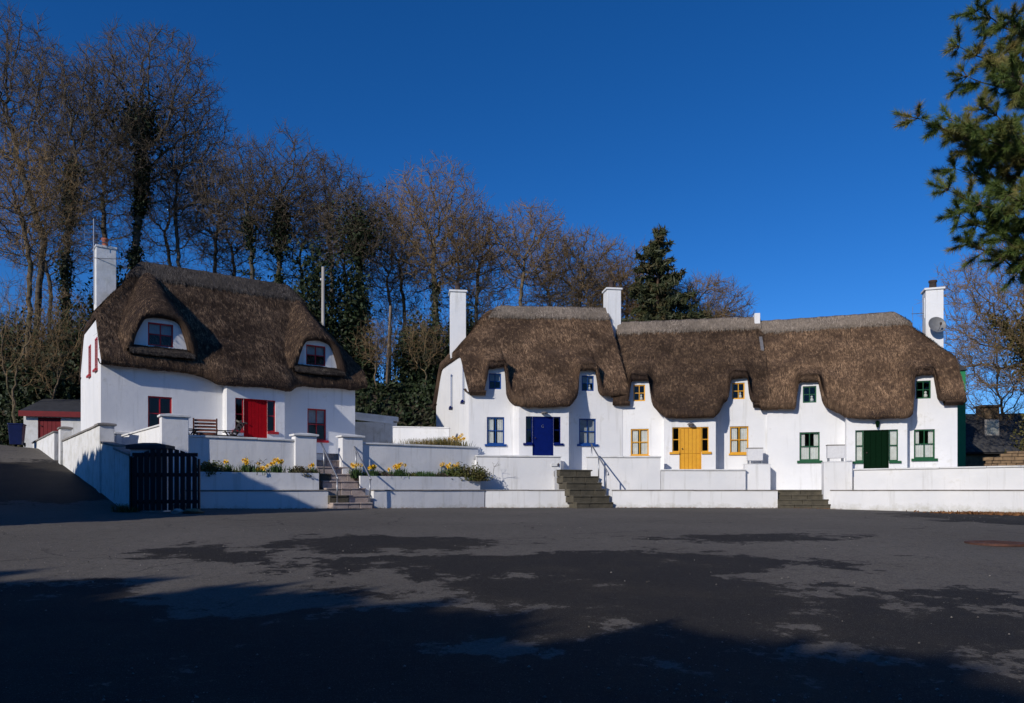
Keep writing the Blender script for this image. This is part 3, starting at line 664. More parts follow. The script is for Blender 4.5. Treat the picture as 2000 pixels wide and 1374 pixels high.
# ---- red cottage
FR = Fr(pt(197, 27.0), 36.5, 3.0)
Lr = FR.u(693.5); pR = .6; M = -.4; PO = -(pR + .35)
eR = keys(FR, [(180, 706, M), (192, 709, M), (262, 717, M), (333, 725, M), (378, 730, M), (405, 737, M - .1), (425, 746, M - .4), (446, 752, PO), (511, 756, PO), (566, 762, PO), (572, 763, PO + .1), (578, 757, M - .05), (600, 755, M), (693, 762, M), (712, 758, M)])
HR = dict(L=Lr, D=5.8, ohL=.02, ohR=.4, eave=eR, main=(FR.z(300, 721, M), M), zr=(FR.z(275, 519, 2.9), FR.z(560, 562, 2.9)), hipL=(FR.u(272, 2.9), FR.z(173, 612, 1.7)), verge=.26, hipR=(FR.u(566, 2.9), FR.z(700, 722, 1.2)), seed=11, nb=18000, mat=TH_L, straw=ST_L, ridge=RIDGE_D, base=.9, cap=.85, rstraw=straw('grey_straw', (.06, .05, .042), (.14, .115, .095), (.26, .22, .18)), sm=9)
gR = px_ops(FR, [(289, 336, 775, 842), (600.5, 637, 799, 860)])
enR = entrance(None, FR, pR, (459.5, 538), 780, 842, RED_F, RED, (476, 522))
flR = enR[5] - 2.0
HR['porch'] = (pR, FR.u(443, -pR), FR.u(556, -pR), enR[5] + .1)
HR['ops'] = [(*o, 0, 0) for o in gR] + [(enR[0], enR[1], enR[4], enR[5], 0, 1), (enR[1], enR[2], flR, enR[5], 0, 1), (enR[2], enR[3], enR[4], enR[5], 0, 1)]
red, rfR, ztR = cottage(FR, HR, 'white thatched cottage with red door and two hooded thatch dormers')
window(red, *gR[0], 0, RED_F, sill=(.08, .09), drape=None); window(red, *gR[1], 0, RED_F, sill=(.1, .1), drape='blind')
finish_entrance(red, enR, pR, RED_F, RED, flR, planks=6)
chimney(red, FR.u(187, 2.6), FR.u(226, 2.6), 2.45, 3.15, FR.z(206, 640, 2.6), FR.z(206, 487, 2.6), OLDWHITE, [(.5, .13, .38)], OLDWHITE, TERRA, .03)
for v in (1.1, 2.9):
    zz0, zz1 = FR.z(171, 733, 2.9), FR.z(171, 675, 2.9); mb = MB()
    mb.box(-.022, -.004, v - .3, v - .24, zz0, zz1).box(-.022, -.004, v + .24, v + .3, zz0, zz1).box(-.022, -.004, v - .24, v + .24, zz1 - .06, zz1).box(-.02, -.004, v - .02, v + .02, zz0, zz1 - .06)
    wd = mb.build('gable_window', RED_F, red); MB().box(-.1, -.004, v - .34, v + .34, zz0 - .08, zz0 - .002).build('sill', RED_F, wd)
    MB().box(-.014, -.008, v - .24, v + .24, zz0, zz1 - .06).build('pane', GLASS, wd)

def dormer(root, H, F, slope, base_px, top_px, win, seed):
    """a hooded dormer: white front wall, window, thick thatch hood swept back into the main roof, thatch ledge below"""
    vf = .02; xs = base_px[:2]; a, b = F.u(xs[0], vf), F.u(xs[1], vf); zb = F.z(sum(xs) / 2, base_px[2], vf)
    c, d = F.u(top_px[0], vf), F.u(top_px[1], vf); ztp = F.z((top_px[0] + top_px[1]) / 2, top_px[2], vf)
    mid, hb, ht = (a + b) / 2, (b - a) / 2, (d - c) / 2; tm = (c + d) / 2
    def arch(o, lift=0, low=0):           # open outline from lower left over the top to lower right
        pts = [(mid - hb - o, zb - low), (mid - hb * .88 - o * 1.0, zb + (ztp - zb) * .3), (tm - ht - (hb - ht) * .32 - o * .92, zb + (ztp - zb) * .7), (tm - ht - o * .6, ztp - .1 + o * .55), (tm - ht * .55, ztp - .01 + o * .9 + lift),
               (tm, ztp + .015 + o + lift), (tm + ht * .55, ztp - .01 + o * .9 + lift), (tm + ht + o * .6, ztp - .1 + o * .55), (tm + ht + (hb - ht) * .32 + o * .92, zb + (ztp - zb) * .7), (mid + hb * .88 + o * 1.0, zb + (ztp - zb) * .3), (mid + hb + o, zb - low)]
        pts = np.array(pts); t = np.linspace(0, 10, 71); k = np.arange(11)
        x, z = np.interp(t, k, pts[:, 0]), np.interp(t, k, pts[:, 1]); ker = np.ones(7) / 7
        x = np.convolve(np.pad(x, 3, 'edge'), ker, 'valid'); z = np.convolve(np.pad(z, 3, 'edge'), ker, 'valid'); return x, z
    # white front with window opening
    ix, iz = arch(0); mw = MB(); u0_, u1_, z0_, z1_ = win
    zi = lambda u: float(np.interp(u, ix[np.argsort(ix)], iz[np.argsort(ix)])) + .1
    wall_grid(mw, lambda u, z, dd: (u, vf + dd, z), a, b, zb - .45, zi, [win], .12)
    dm = mw.build('dormer', WHITE, root)
    # hood
    st = [(-.02, vf + .25, 0), (-.03, vf - .22, 0), (.07, vf - .31, 0), (.17, vf - .34, 0), (.25, vf - .27, .03), (.33, vf - .1, .1), (.5, vf + .25, .26), (.66, vf + .7, .5), (.86, vf + 1.2, .78), (1.1, vf + 1.8, 1.12), (1.4, vf + 2.5, 1.5)]
    rows = []
    for (o, v, lf) in st:
        x, z = arch(o, lf, .25 + max(0, v) * .1) if v < .3 else arch(o, lf - (o - .5) * .6, .1); rows.append(np.stack([np.maximum(x, .2 + .12 * max(v, 0)), x * 0 + v, z], 1))
    P = np.stack(rows)
    P2 = P.reshape(-1, 3); P = (P2 + np.stack([.03 * vnoise(P2, 3, seed), 0 * P2[:, 0], .03 * vnoise(P2, 3, seed + 1)], 1)).reshape(P.shape)
    rw, cl = P.shape[:2]; ii = np.arange(rw * cl).reshape(rw, cl)
    Q = np.stack([ii[:-1, :-1].ravel(), ii[1:, :-1].ravel(), ii[1:, 1:].ravel(), ii[:-1, 1:].ravel()], 1)
    arc = np.concatenate([np.zeros((rw, 1)), np.linalg.norm(np.diff(P, axis=1), axis=2)], 1).cumsum(1)
    uv = np.stack([P[:, :, 1].ravel(), arc.ravel()], 1)
    hd = np_mesh('dormer_hood', P.reshape(-1, 3), Q, None, H['mat'], dm, uv, True)
    Pt = P[3:].transpose(1, 0, 2); T, N, U = frames_of(Pt); ctr = np.array([mid, 0, zb]); sg = np.sign(((Pt - ctr) * N * np.array([1, 0, 1])).sum(2, keepdims=True)); N = N * sg
    dn = np.array([0, -.35, -1.0]); Tn = dn - (N * dn).sum(2, keepdims=True) * N; Tn /= np.linalg.norm(Tn, axis=2, keepdims=True) + 1e-6; Sx = np.cross(N, Tn)
    o = blades('hood_straw', Pt, Tn, N, Sx, 8000, .2, .0055, .026, H['straw'], dm, np.random.default_rng(seed))
    # ledge of laid thatch under the window
    prof = [(vf + .3, zb + .02), (vf - .02, zb + .01), (vf - .2, zb - .08), (vf - .42, zb - .24), (vf - .46, zb - .33), (vf - .38, zb - .4), (vf + .2, zb - .3)]
    n = 40; us = np.linspace(a - .12, b + .12, n); V = []
    for j, (v, z) in enumerate(prof):
        q = np.stack([us, us * 0 + v, us * 0 + z], 1); q[:, 2] += .03 * vnoise(q, 4, seed); V.append(q)
    P = np.stack(V); rw, cl = P.shape[:2]; ii = np.arange(rw * cl).reshape(rw, cl)
    Q = np.stack([ii[:-1, :-1].ravel(), ii[:-1, 1:].ravel(), ii[1:, 1:].ravel(), ii[1:, :-1].ravel()], 1)
    uv = np.stack([P[:, :, 0].ravel(), np.repeat(np.arange(rw) * .2, cl)], 1)
    np_mesh('thatch_ledge', P.reshape(-1, 3), np.concatenate([Q, Q[:0]]), None, RIDGE_D, dm, uv, True)
    T, N, U = frames_of(P); N = np.where(N[:, :, 1:2] > 0, -N, N); blades('ledge_straw', P[1:5], T[1:5], N[1:5], U[1:5], 900, .15, .008, .03, H['rstraw'], dm, np.random.default_rng(seed))
    window(root, *win, vf, RED_F, fw=.05, bar=.035, drape='blind', name='dormer_window', nz=2)
    return dm
wl = px_ops(FR, [(289, 338.5, 632, 677), (598, 636, 675, 714)], .02)
slR = (np.mean(HR['zr']) - HR['main'][0] - .3) / (2.9 + .4)
dormer(red, HR, FR, slR, (256, 369, 679), (281, 348, 621), wl[0], 21)
dormer(red, HR, FR, slR, (574, 661, 716), (595, 643, 666), wl[1], 22)

# ------------------------------------------------------------------ lamps, dish, aerials
def wall_lamp(root_f, px, py, v, label, lantern=False):
    u, z = root_f.uz(px, py, v); x, y = root_f.W(u, v)
    r = empty('wall_lamp', (x, y, z + root_f.zb), root_f.a, label, 'lamp', 'lamps over the cottage doors')
    if lantern:
        MB().box(-.02, .02, -.16, -.003, .1, .14).build('bracket', IRON, r); MB().lathe([(.05, -.12), (.09, .08), (.1, .09), (.03, .16)], (0, -.14, 0), 6).build('lamp_shade', GREEN, r); MB().lathe([(.035, -.1), (.07, .06)], (0, -.14, -.002), 8).build('bulb', CURT, r)
    else:
        MB().box(-.06, .06, -.02, -.003, -.02, .06).build('bracket', IRON, r); MB().lathe([(.16, 0), (.15, .03), (.1, .07), (.03, .09)], (0, -.14, -.01), 14).build('lamp_shade', LEAD, r, True); MB().lathe([(.02, -.06), (.05, -.03), (.04, .005)], (0, -.14, 0), 10).build('bulb', CURT, r)
    return r
wall_lamp(FB, 1062, 808, -pB, 'small grey wall lamp over the blue door')
wall_lamp(FY, 1349, 830, -pY, 'small grey wall lamp over the yellow door')
wall_lamp(FG, 1713, 830, -pG, 'green lantern over the dark green door', True)
u, z = FG.uz(1828, 637, 2.45); x, y = FG.W(u, 2.45)
dish = empty('satellite_dish', (x, y, z + FG.zb), FG.a + radians(14), 'grey satellite dish fixed to the chimney of the green cottage', 'satellite dish')
prof = [(0.001, 0), (.12, .012), (.24, .05), (.36, .115), (.38, .13), (.36, .10), (.2, .02), (.001, -.02)]
o = MB().lathe(prof, (0, 0, 0), 24).build('dish', DISHM, dish, True); o.rotation_euler = (radians(72), 0, 0); o.location = (0, 0, 0)
MB().tube([(0, 0, -.28), (0, -.3, -.2), (0, -.42, -.02)], .014, 6).build('arm', STEEL, dish); MB().lathe([(.03, -.05), (.045, 0), (.045, .06), (.02, .08)], (0, -.43, -.01), 10).build('receiver', SOOT, dish)
MB().tube([(0, .02, 0), (0, .24, -.08)], .03, 8).build('mount', STEEL, dish)
def aerial(name, x, y, z, rz, mast, booms, label):
    r = empty(name, (x, y, z), rz, label, 'aerial')
    MB().tube([(0, 0, 0), (0, 0, mast)], .022, 6).build('mast', STEEL, r)
    for (h, x0, x1, els) in booms:
        b = MB().tube([(x0, 0, h), (x1, 0, h)], .014, 5).build('boom', STEEL, r)
        e = MB()
        for (ex, l, up) in els:
            if up: e.tube([(ex, 0, h - l), (ex, 0, h + l)], .009, 4)
            else: e.tube([(ex, -l, h), (ex, l, h)], .009, 4)
        e.build('rods', STEEL, b)
    return r
u, z = FR.uz(185, 580, 2.5); x, y = FR.W(u - .03, 2.5)
aerial('tv_aerial', x, y, z + FR.zb - .3, radians(10), FR.z(185, 428, 2.5) - z + .3, [(2.78, -.35, .25, [(-.33, .3, 1), (.0, .16, 1), (.2, .14, 1)]), (2.45, -.05, .5, [(.3, .2, 1), (.45, .2, 0)]), (1.82, 0, 1.1, [(1.0, .12, 0), (.8, .12, 0), (.6, .1, 0)])], 'tall television aerial beside the stained chimney of the red cottage')
u, z = FG.uz(1806, 622, 2.9); x, y = FG.W(u, 2.9)
aerial('tv_aerial', x, y, z + FG.zb, radians(-10), .9, [(.22, -.55, .05, [(-.5, .32, 1), (-.15, .3, 1), (-.3, .1, 0)])], 'thin television aerial on the chimney with the satellite dish')

# ------------------------------------------------------------------ terraces, walls, steps
def wall_run(name, label, cat, A, B, z0, za, zb_=None, t=.3, m=None, cop=(.06, .04), copm=None, group=None):
    """a wall from A to B (its front face), base z0, top za at A and zb_ at B, with a coping along its top"""
    zb_ = za if zb_ is None else zb_; dx, dy = B[0] - A[0], B[1] - A[1]; Ln = math.hypot(dx, dy)
    r = empty(name, (A[0], A[1], z0), atan2(dy, dx), label, cat, group)
    h0, h1 = za - z0, zb_ - z0; c, ov = cop or (0, 0); n = max(2, int(Ln / .35)); mb = MB(); V = []
    nz = max(2, int(max(h0, h1) / .35))
    # slightly wavering rendered face
    us = np.linspace(0, Ln, n + 1)
    for side in (0, 1):
        b = len(mb.v)
        for j in range(nz + 1):
            for u_ in us:
                hh = (h0 + (h1 - h0) * u_ / Ln - c); mb.v.append((float(u_), t if side else float(.008 * vnoise([[u_, j * .4, A[0]]], 1.7)[0]), hh * j / nz))
        for j in range(nz):
            for i in range(n):
                q = (b + j * (n + 1) + i, b + j * (n + 1) + i + 1, b + (j + 1) * (n + 1) + i + 1, b + (j + 1) * (n + 1) + i); mb.f.append(q[::-1] if side else q)
    mb.quad((0, t, 0), (0, 0, 0), (0, 0, h0 - c), (0, t, h0 - c)); mb.quad((Ln, 0, 0), (Ln, t, 0), (Ln, t, h1 - c), (Ln, 0, h1 - c)); mb.quad((0, 0, h0 - c), (Ln, 0, h1 - c), (Ln, t, h1 - c), (0, t, h0 - c))
    mb.build('masonry', m or WHITE, r)
    if cop:
        k = max(1, round(Ln / 1.6)); rr = random.Random(int(A[0] * 100))
        for i in range(k):
            a, b = Ln * i / k + (.004 if i else -ov * .6), Ln * (i + 1) / k - (.004 if i < k - 1 else -ov * .6)
            za_, zb2 = h0 + (h1 - h0) * a / Ln, h0 + (h1 - h0) * b / Ln; dz = rr.uniform(-.004, .006)
            MB().hexa([(a, -ov, za_ - c + dz), (b, -ov, zb2 - c + dz), (b, t + ov, zb2 - c + dz), (a, t + ov, za_ - c + dz)], [(a, -ov, za_ + dz), (b, -ov, zb2 + dz), (b, t + ov, zb2 + dz), (a, t + ov, za_ + dz)]).build('coping', copm or CAPW, r, bevel=.012)
    return r
def pier(label, F, u0, u1, v0, v1, z0, z1, capm=None, m=None, ov=.07, ch=.12, peak=.05):
    x, y = F.W((u0 + u1) / 2, (v0 + v1) / 2); r = empty('pier', (x, y, z0), F.a, label, 'pier', 'white piers along the terrace'); a, b = (u1 - u0) / 2, (v1 - v0) / 2; h = z1 - z0 - ch
    MB().box(-a, a, -b, b, 0, h).build('shaft', m or WHITE, r, bevel=.015)
    A, B = a + ov, b + ov
    mb = MB().box(-A, A, -B, B, h, h + ch - peak); mb.add([(-A, -B, h + ch - peak), (A, -B, h + ch - peak), (A, B, h + ch - peak), (-A, B, h + ch - peak), (-a * .4, -b * .4, h + ch), (a * .4, -b * .4, h + ch), (a * .4, b * .4, h + ch), (-a * .4, b * .4, h + ch)], [(0, 1, 5, 4), (1, 2, 6, 5), (2, 3, 7, 6), (3, 0, 4, 7), (4, 5, 6, 7)])
    mb.build('cap', capm or CAPW, r, bevel=.012); return r
def steps(label, F, u0, u1, v0, run, z0, rise, n, m, taper=0.0, inlays=(), m2=None):
    x, y = F.W((u0 + u1) / 2, v0); r = empty('stone_steps', (x, y, z0), F.a, label, 'steps', 'stone steps up to the terraces'); w_ = (u1 - u0) / 2; rr = random.Random(n * 7)
    for i in range(n):
        k = 3 if i % 2 == 0 else 2; cuts = [-w_ + 2 * w_ * j / k + (rr.uniform(-.1, .1) if 0 < j < k else 0) for j in range(k + 1)]
        for j in range(k):
            dv = rr.uniform(-.012, .012); mm = m2 if (i, j) in inlays else m
            MB().box(cuts[j] + .006, cuts[j + 1] - .006, i * run + dv, i * run + run + .35, -.25 if i == 0 else i * rise - .02, (i + 1) * rise - .055).build('stone_block', mm, r, bevel=.014)
            MB().box(cuts[j] + .004, cuts[j + 1] - .004, i * run - .03 + dv, i * run + run + .02, (i + 1) * rise - .053 + rr.uniform(-.004, .004), (i + 1) * rise).build('tread_slab', mm, r, bevel=.01)
    return r
def handrail(label, posts, tops, extra=None):
    """posts: (x, y, zfoot, ztop)"""
    r = empty('handrail', posts[-1][:3], 0, label, 'handrail', 'steel handrails at the steps'); o = posts[-1]
    L_ = lambda p: (p[0] - o[0], p[1] - o[1], p[2] - o[2])
    for (x, y, a, b) in posts: MB().tube([L_((x, y, a)), L_((x, y, b))], .027, 8).build('post', STEEL, r, True); MB().lathe([(.06, 0), (.06, .012), (.03, .02)], L_((x, y, a)), 10).build('foot_plate', STEEL, r)
    MB().tube([L_(p) for p in tops], .03, 8).build('rail', STEEL, r, True); return r
FL = Fr(pt(385, 24.2), 34.0)
LED = 1.6
us_l = FL.u(641); us_r = FL.u(730); ue = FL.u(946)
gz = lambda P: float(zg(P[0], P[1]))
wall_run('retaining_wall', 'low white wall with stone ledge running from the black gate to the pinkish steps', 'wall', FL.W(-.25, 0), FL.W(us_l, 0), .3, LED, t=.5, cop=(.05, .03), copm=LEDGE, group='low white walls along the yard')
endL = FL.W(ue, 0); mid0 = pt(1118, 31.0)
wall_run('retaining_wall', 'low white wall with stone ledge below the shrub bed beside the handrails', 'wall', FL.W(us_r, 0), endL, .3, LED, t=.5, cop=(.05, .03), copm=LEDGE, group='low white walls along the yard')
wall_run('retaining_wall', 'low white wall with stone ledge below the blue cottage', 'wall', (endL[0] + .03, endL[1] + .05), mid0, .3, LED, t=.5, cop=(.05, .03), copm=LEDGE, group='low white walls along the yard')
uA, uB_ = FL.u(386, .3), FL.u(623, .3)
wall_run('planter_wall', 'white planter wall under the daffodils by the black gate', 'wall', FL.W(uA - .2, .3), FL.W(uB_, .3), 1.2, 2.2, t=.14, cop=None, group='white planter walls')
uC = FL.u(704, .3)
wall_run('planter_wall', 'white planter wall under the overhanging shrub', 'wall', FL.W(uC, .3), FL.W(ue - .02, .3), 1.2, 2.12, t=.14, cop=None, group='white planter walls')
a = FL.W(ue - .02, .42); b = FL.W(ue - .02, 1.3)
wall_run('planter_wall', 'short white end wall closing the shrub bed', 'wall', (a[0] + .0, a[1] + .05), b, 1.2, 2.12, t=.14, cop=None, group='white planter walls')
for (p, q, nm) in ((uA - .2, uB_, 0), (uC, ue - .1, 1)):
    pts = [FL.W(p, .42), FL.W(q, .42), FL.W(q, 1.25), FL.W(p, 1.25)]; mb = MB(); mb.hexa([(*c, 1.2) for c in pts], [(*c, 2.1 - nm * .07) for c in pts]); tag(mb.build('soil_bed', SOIL), kind='structure')
PV = 1.2; PT = 3.46
u370, u575, u617, u665, u707, u934 = [FL.u(q, PV) for q in (345, 575, 617, 667, 707, 934)]
wall_run('parapet_wall', 'white parapet wall behind the daffodils below the red door', 'wall', FL.W(u370, PV), FL.W(u575, PV), 1.5, PT, t=.25, cop=(.07, .05), group='white parapet walls')
wall_run('parapet_wall', 'white parapet wall behind the overhanging shrub', 'wall', FL.W(u707, PV), FL.W(u934, PV), 1.5, PT - .02, t=.25, cop=(.07, .05), group='white parapet walls')
pier('white pier with pale cap beside the upper end of the first handrail', FL, u575, u617, PV - .1, PV + .35, 1.5, FL.z(595, 846, PV), None)
pier('white pier with pale cap where the second handrail starts', FL, u665, u707, PV - .1, PV + .35, 1.5, FL.z(690, 849, PV), None)
FP = Fr(pt(340, 24.9), 34)
pier('tall white pier at the corner of the red cottage terrace', FP, -.42, .42, -.22, .22, .8, zt(809, 24.9), None, ov=.06)
hc = FR.W(.1, -.5); pa = FP.W(-.35, .1)
wall_run('terrace_wall', 'white wall with sloping coping climbing to the corner pier of the red cottage', 'wall', pt(229, 27.3), (pa[0], pa[1]), 1.0, zt(853, 27.3), zt(829, 25.0), t=.25, cop=(.06, .05), group='white terrace walls')
pier('low white pier at the top of the sloping terrace wall', Fr(pt(243, 27.2), 36), -.28, .28, -.2, .2, 1.2, zt(843, 27.2), None)
# pinkish steps
FS = Fr(FL.O, 36.0)
u0s, u1s = FS.u(655, -.62), FS.u(728, -.62); zf = gz(FS.W(u0s, -.6))
NS = 8; run, rise = .31, (3.0 - zf + .06) / 8
steps('pinkish stone steps with two dark inlaid blocks between steel handrails', FS, u0s - .1, u1s, -.62, run, zf - .06, rise, NS, STONE, inlays=((1, 0), (4, 0)), m2=STONE_D)
def rail_pts(F, u, v0, nst, idx, h, run, rise, z0):
    out = []
    for k in idx:
        v = v0 + run * (k + .4); x, y = F.W(u, v); out.append((x, y, z0 + rise * (k + 1), z0 + rise * (k + 1) + h))
    return out
for (uu, lab) in ((u0s + .12, 'steel handrail on the gate side of the pinkish steps'), (u1s - .05, 'steel handrail on the shrub side of the pinkish steps')):
    P = rail_pts(FS, uu, -.62, NS, (0, 4), .92, run, rise, zf - .06)
    q0, q1 = P[0], P[1]; d = np.array(q1) - np.array(q0); e0 = np.array([q0[0], q0[1], q0[3]]); dd = np.array([d[0], d[1], d[3]])
    handrail(lab, [q1, q0], [e0 + dd * 1.22, e0 + dd, e0, e0 - dd * .06 + np.array([0, 0, -.03])])
# middle terrace
pm0, pm1 = pt(931, 31.2), pt(1095, 31.9)
wall_run('parapet_wall', 'white parapet wall in front of the blue door', 'wall', pm0, pm1, 1.0, 3.07, t=.25, cop=(.07, .05), group='white parapet walls')
r0, r1 = pt(1196, 30.9), pt(1519, 30.2)
wall_run('retaining_wall', 'low white wall with stone ledge below the yellow cottage', 'wall', r0, r1, .3, LED, t=.45, cop=(.05, .03), copm=LEDGE, group='low white walls along the yard')
p0, p1, p2 = pt(1147, 32.0), pt(1290, 32.0), pt(1456, 31.95)
wall_run('parapet_wall', 'white parapet wall beside the yellow cottage, higher stretch by the handrail', 'wall', p0, p1, 1.0, zt(891, 32.0), t=.25, cop=(.07, .05), group='white parapet walls')
wall_run('parapet_wall', 'white parapet wall in front of the yellow door', 'wall', (p1[0] + .02, p1[1] - .01), p2, 1.0, zt(917, 32.0), t=.25, cop=(.06, .05), group='white parapet walls')
FPI = Fr(pt(1455, 32.15), -9)
pier('white pier under the pale box near the yellow window', FPI, 0, FPI.u(1505), 0, .5, 1.0, zt(905, 31.6), WHITE, ov=.004, ch=.05, peak=.02)
FM = Fr(pt(1126, 30.0), 24.0)
zf = gz(FM.O) - .04; u1m = FM.u(1198); NM = 6; riseM = (2.46 - zf) / 6; runM = .3
steps('dark mossy stone steps leading up beside the blue cottage', FM, 0, u1m, 0, runM, zf, riseM, NM, STONE_D)
P = rail_pts(FM, u1m - .1, 0, NM, (1, 3), 1.1, runM, riseM, zf)
q0, q1 = P; d = np.array(q1) - np.array(q0); e0 = np.array([q0[0], q0[1], q0[3]]); dd = np.array([d[0], d[1], d[3]])
xw, yw = FM.W(u1m - .1, runM * 5.4)
handrail('steel handrail with curled end beside the dark mossy steps', [(xw, yw, 2.4, e0[2] + dd[2] * 2), q1, q0], [e0 + dd * 2.08, e0 + dd, e0, e0 - dd * .3, e0 - dd * .34 + np.array([0, 0, -.07]), e0 - dd * .26 + np.array([0, 0, -.1])])
# right-hand terrace in front of the green cottage
FT = Fr(pt(1640, 29.3), -35.0)
ur = FT.u(2130)
wall_run('retaining_wall', 'low white wall with stone ledge below the green cottage', 'wall', pt(1622, 29.6), FT.W(ur, -.0), .1, LED, t=.45, cop=(.045, .03), copm=LEDGE, group='low white walls along the yard')
wall_run('parapet_wall', 'long white parapet wall in front of the green door', 'wall', FT.W(FT.u(1668, .25), .25), FT.W(ur, .25), 1.0, zt(916, 29.3), zt(916, 29.3) + .03, t=.25, cop=(.06, .05), group='white parapet walls')
FQ = Fr(pt(1609, 29.9), -14)
pier('white pier under the pale box beside the green window', FQ, 0, FQ.u(1665), 0, .6, 1.0, zt(901, 29.7), WHITE, ov=.004, ch=.05, peak=.02)
FST = Fr(pt(1522, 29.9), -6)
zf = gz(FST.O) - .02
steps('short flight of dark stone steps below the green window', FST, 0, FST.u(1621), -.1, .27, zf, (LED - zf) / 4, 4, STONE_D)
for (F_, ua, ub, v, zb0, zb1, lab) in ((FPI, FPI.u(1461), FPI.u(1491), .1, zt(899, 31.7), zt(874, 31.7), 'pale grey box on little feet on the pier near the yellow window'), (FQ, FQ.u(1617), FQ.u(1651), .1, zt(895, 29.8), zt(869, 29.8), 'pale grey box on little feet on the pier beside the green window')):
    x, y = F_.W((ua + ub) / 2, v); top = (zt(905, 31.6) if F_ is FPI else zt(901, 29.7)) + .001
    r = empty('planter_box', (x, y, top), F_.a, lab, 'box', 'pale boxes standing on the piers'); h_ = (ub - ua) / 2; gm = simple('pale_grey_marble', (.74, .74, .74), (.64, .64, .65), .7, 9, .1)
    MB().box(-h_, h_, 0, .32, zb0 - top, zb1 - top).build('body', gm, r, bevel=.01)
    MB().box(-h_ - .012, h_ + .012, -.012, .332, zb1 - top - .03, zb1 - top + .01).build('rim', LEDGE, r)
    for sx in (-1, 1):
        for vv in (.02, .26): MB().box(sx * (h_ - .06) - .025, sx * (h_ - .06) + .025, vv, vv + .04, 0, zb0 - top).build('foot', STEEL, r)
# terrace floors
def slab(name, pts, z0, z1, m):
    n = len(pts); mb = MB(); mb.add([(*p, z0) for p in pts] + [(*p, z1) for p in pts], [tuple(range(n))[::-1], tuple(range(n, 2 * n))] + [(i, (i + 1) % n, n + (i + 1) % n, n + i) for i in range(n)])
    return tag(mb.build(name, m), kind='structure')
PAVE = simple('concrete_paving', (.3, .29, .28), (.2, .19, .18), .9, 2, .4, .02)
slab('terrace', [FL.W(u370, PV + .2), FL.W(u617 + .1, PV + .2), FR.W(Lr + 1.5, -.5), FR.W(Lr + 1.5, .3), FR.W(-.2, .3)], .4, 2.95, WHITE)
slab('terrace', [FL.W(u665 + .1, PV + .2), FL.W(u934, PV + .2), (pm0[0], pm0[1] + .2), FB.W(-.9, .5), FR.W(Lr + 1.5, .32)], .4, 2.9, WHITE)
slab('terrace', [(pm0[0] + .02, pm0[1] + .21), (pm1[0], pm1[1] + .2), FB.W(FB.u(1113, .3), .3), FB.W(-.9, .52)], .4, FB.zb + flB - .02, WHITE)
slab('terrace', [FM.W(-.1, 1.75), FM.W(u1m + .1, 1.75), FB.W(Lb, .3), FB.W(FB.u(1114, .32), .32), (pm1[0] + .02, pm1[1] + .2)], .4, 2.44, WHITE)
slab('terrace', [(p0[0], p0[1] + .1), (p2[0], p2[1] + .1), FY.W(Ly, .3), FY.W(-.3, .3)], .4, FY.zb + flY - .03, WHITE)
slab('terrace', [pt(1505, 30.95), pt(1622, 30.6), FG.W(FG.u(1640), .3), FG.W(-.02, .3)], .4, 1.58, WHITE)
slab('terrace', [FQ.W(.5, .5), FT.W(ur, .45), FG.W(Lg + 9, .3), FG.W(FG.u(1642), .3)], .4, FG.zb + flG - .03, WHITE)

# ------------------------------------------------------------------ drive wall, gate
FGt = Fr(pt(252, 22.0), 3.0)
zgp = gz(FGt.O) - .1; wG = FGt.u(318) 
pier('white gate pillar with dark stone cap behind the black gate', FGt, 0, wG, .06, .6, zgp, zt(865, 22.2), SLATE, WHITE, ov=.09, ch=.2, peak=.08)
g0, g1 = FGt.u(257, -.03), FGt.u(386, -.03); gw = g1 - g0
x, y = FGt.W(g0, -.03); zb0 = float(zg(x, y)) + .03
gate = empty('garden_gate', (x, y, zb0), FGt.a, 'tall black slatted wooden gate with arched top in front of the white pillar', 'gate')
htop = lambda t: (zt(895, 21.9) - zb0) + (zt(875, 21.9) - zt(895, 21.9)) * (1 - (2 * t - 1) ** 2)
NSL = 11; sw = gw / NSL
for i in range(NSL):
    a, b = i * sw + .021, (i + 1) * sw - .021; t0, t1 = (i + .1) / NSL, (i + .9) / NSL
    MB().hexa([(a, -.015, .02), (b, -.015, .02), (b, .012, .02), (a, .012, .02)], [(a, -.015, htop(t0)), (b, -.015, htop(t1)), (b, .012, htop(t1)), (a, .012, htop(t0))]).build('slat', IRON, gate, bevel=.004)
for zz in (.22, 1.02, 1.62): MB().box(.01, gw - .01, .013, .06, zz, zz + .11).build('rail', IRON, gate, bevel=.004)
MB().box(-.06, -.004, -.02, .06, 0, htop(0) + .06).build('hanging_stile', IRON, gate); MB().box(gw + .004, gw + .06, -.02, .06, 0, htop(1) - .02).build('closing_stile', IRON, gate)
MB().tube([(gw - .05 + .02 * sin(k * 2.2), -.035, 1.5 - k * .06) for k in range(16)], .013, 5).build('chain', RUST, gate)
def stretch(label, px0, Y0, px1, Y1, py0, py1, t=.28, z0=None, m=OLDWHITE, cop=(.07, .05)):
    A, B = pt(px0, Y0), pt(px1, Y1); return wall_run('boundary_wall', label, 'wall', A, B, min(gz(A), gz(B)) - .4 if z0 is None else z0, zt(py0, Y0), zt(py1, Y1), t, m, cop, LEDGE, 'old white walls along the drive')
dA, dB = pt(253, 22.3), pt(119, 31.0); dw = lambda s: (dA[0] + (dB[0] - dA[0]) * s, dA[1] + (dB[1] - dA[1]) * s)
def drive(label, s0, s1, py0, py1):
    A, B = dw(s0), dw(s1); return wall_run('boundary_wall', label, 'wall', A, B, min(gz(A), gz(B)) - .5, zt(py0, A[1]), zt(py1, B[1]), .28, OLDWHITE, (.07, .05), LEDGE, 'old white walls along the drive')
drive('stained white drive wall, lowest stretch next to the gate pillar', .165, 0, 874, 886)
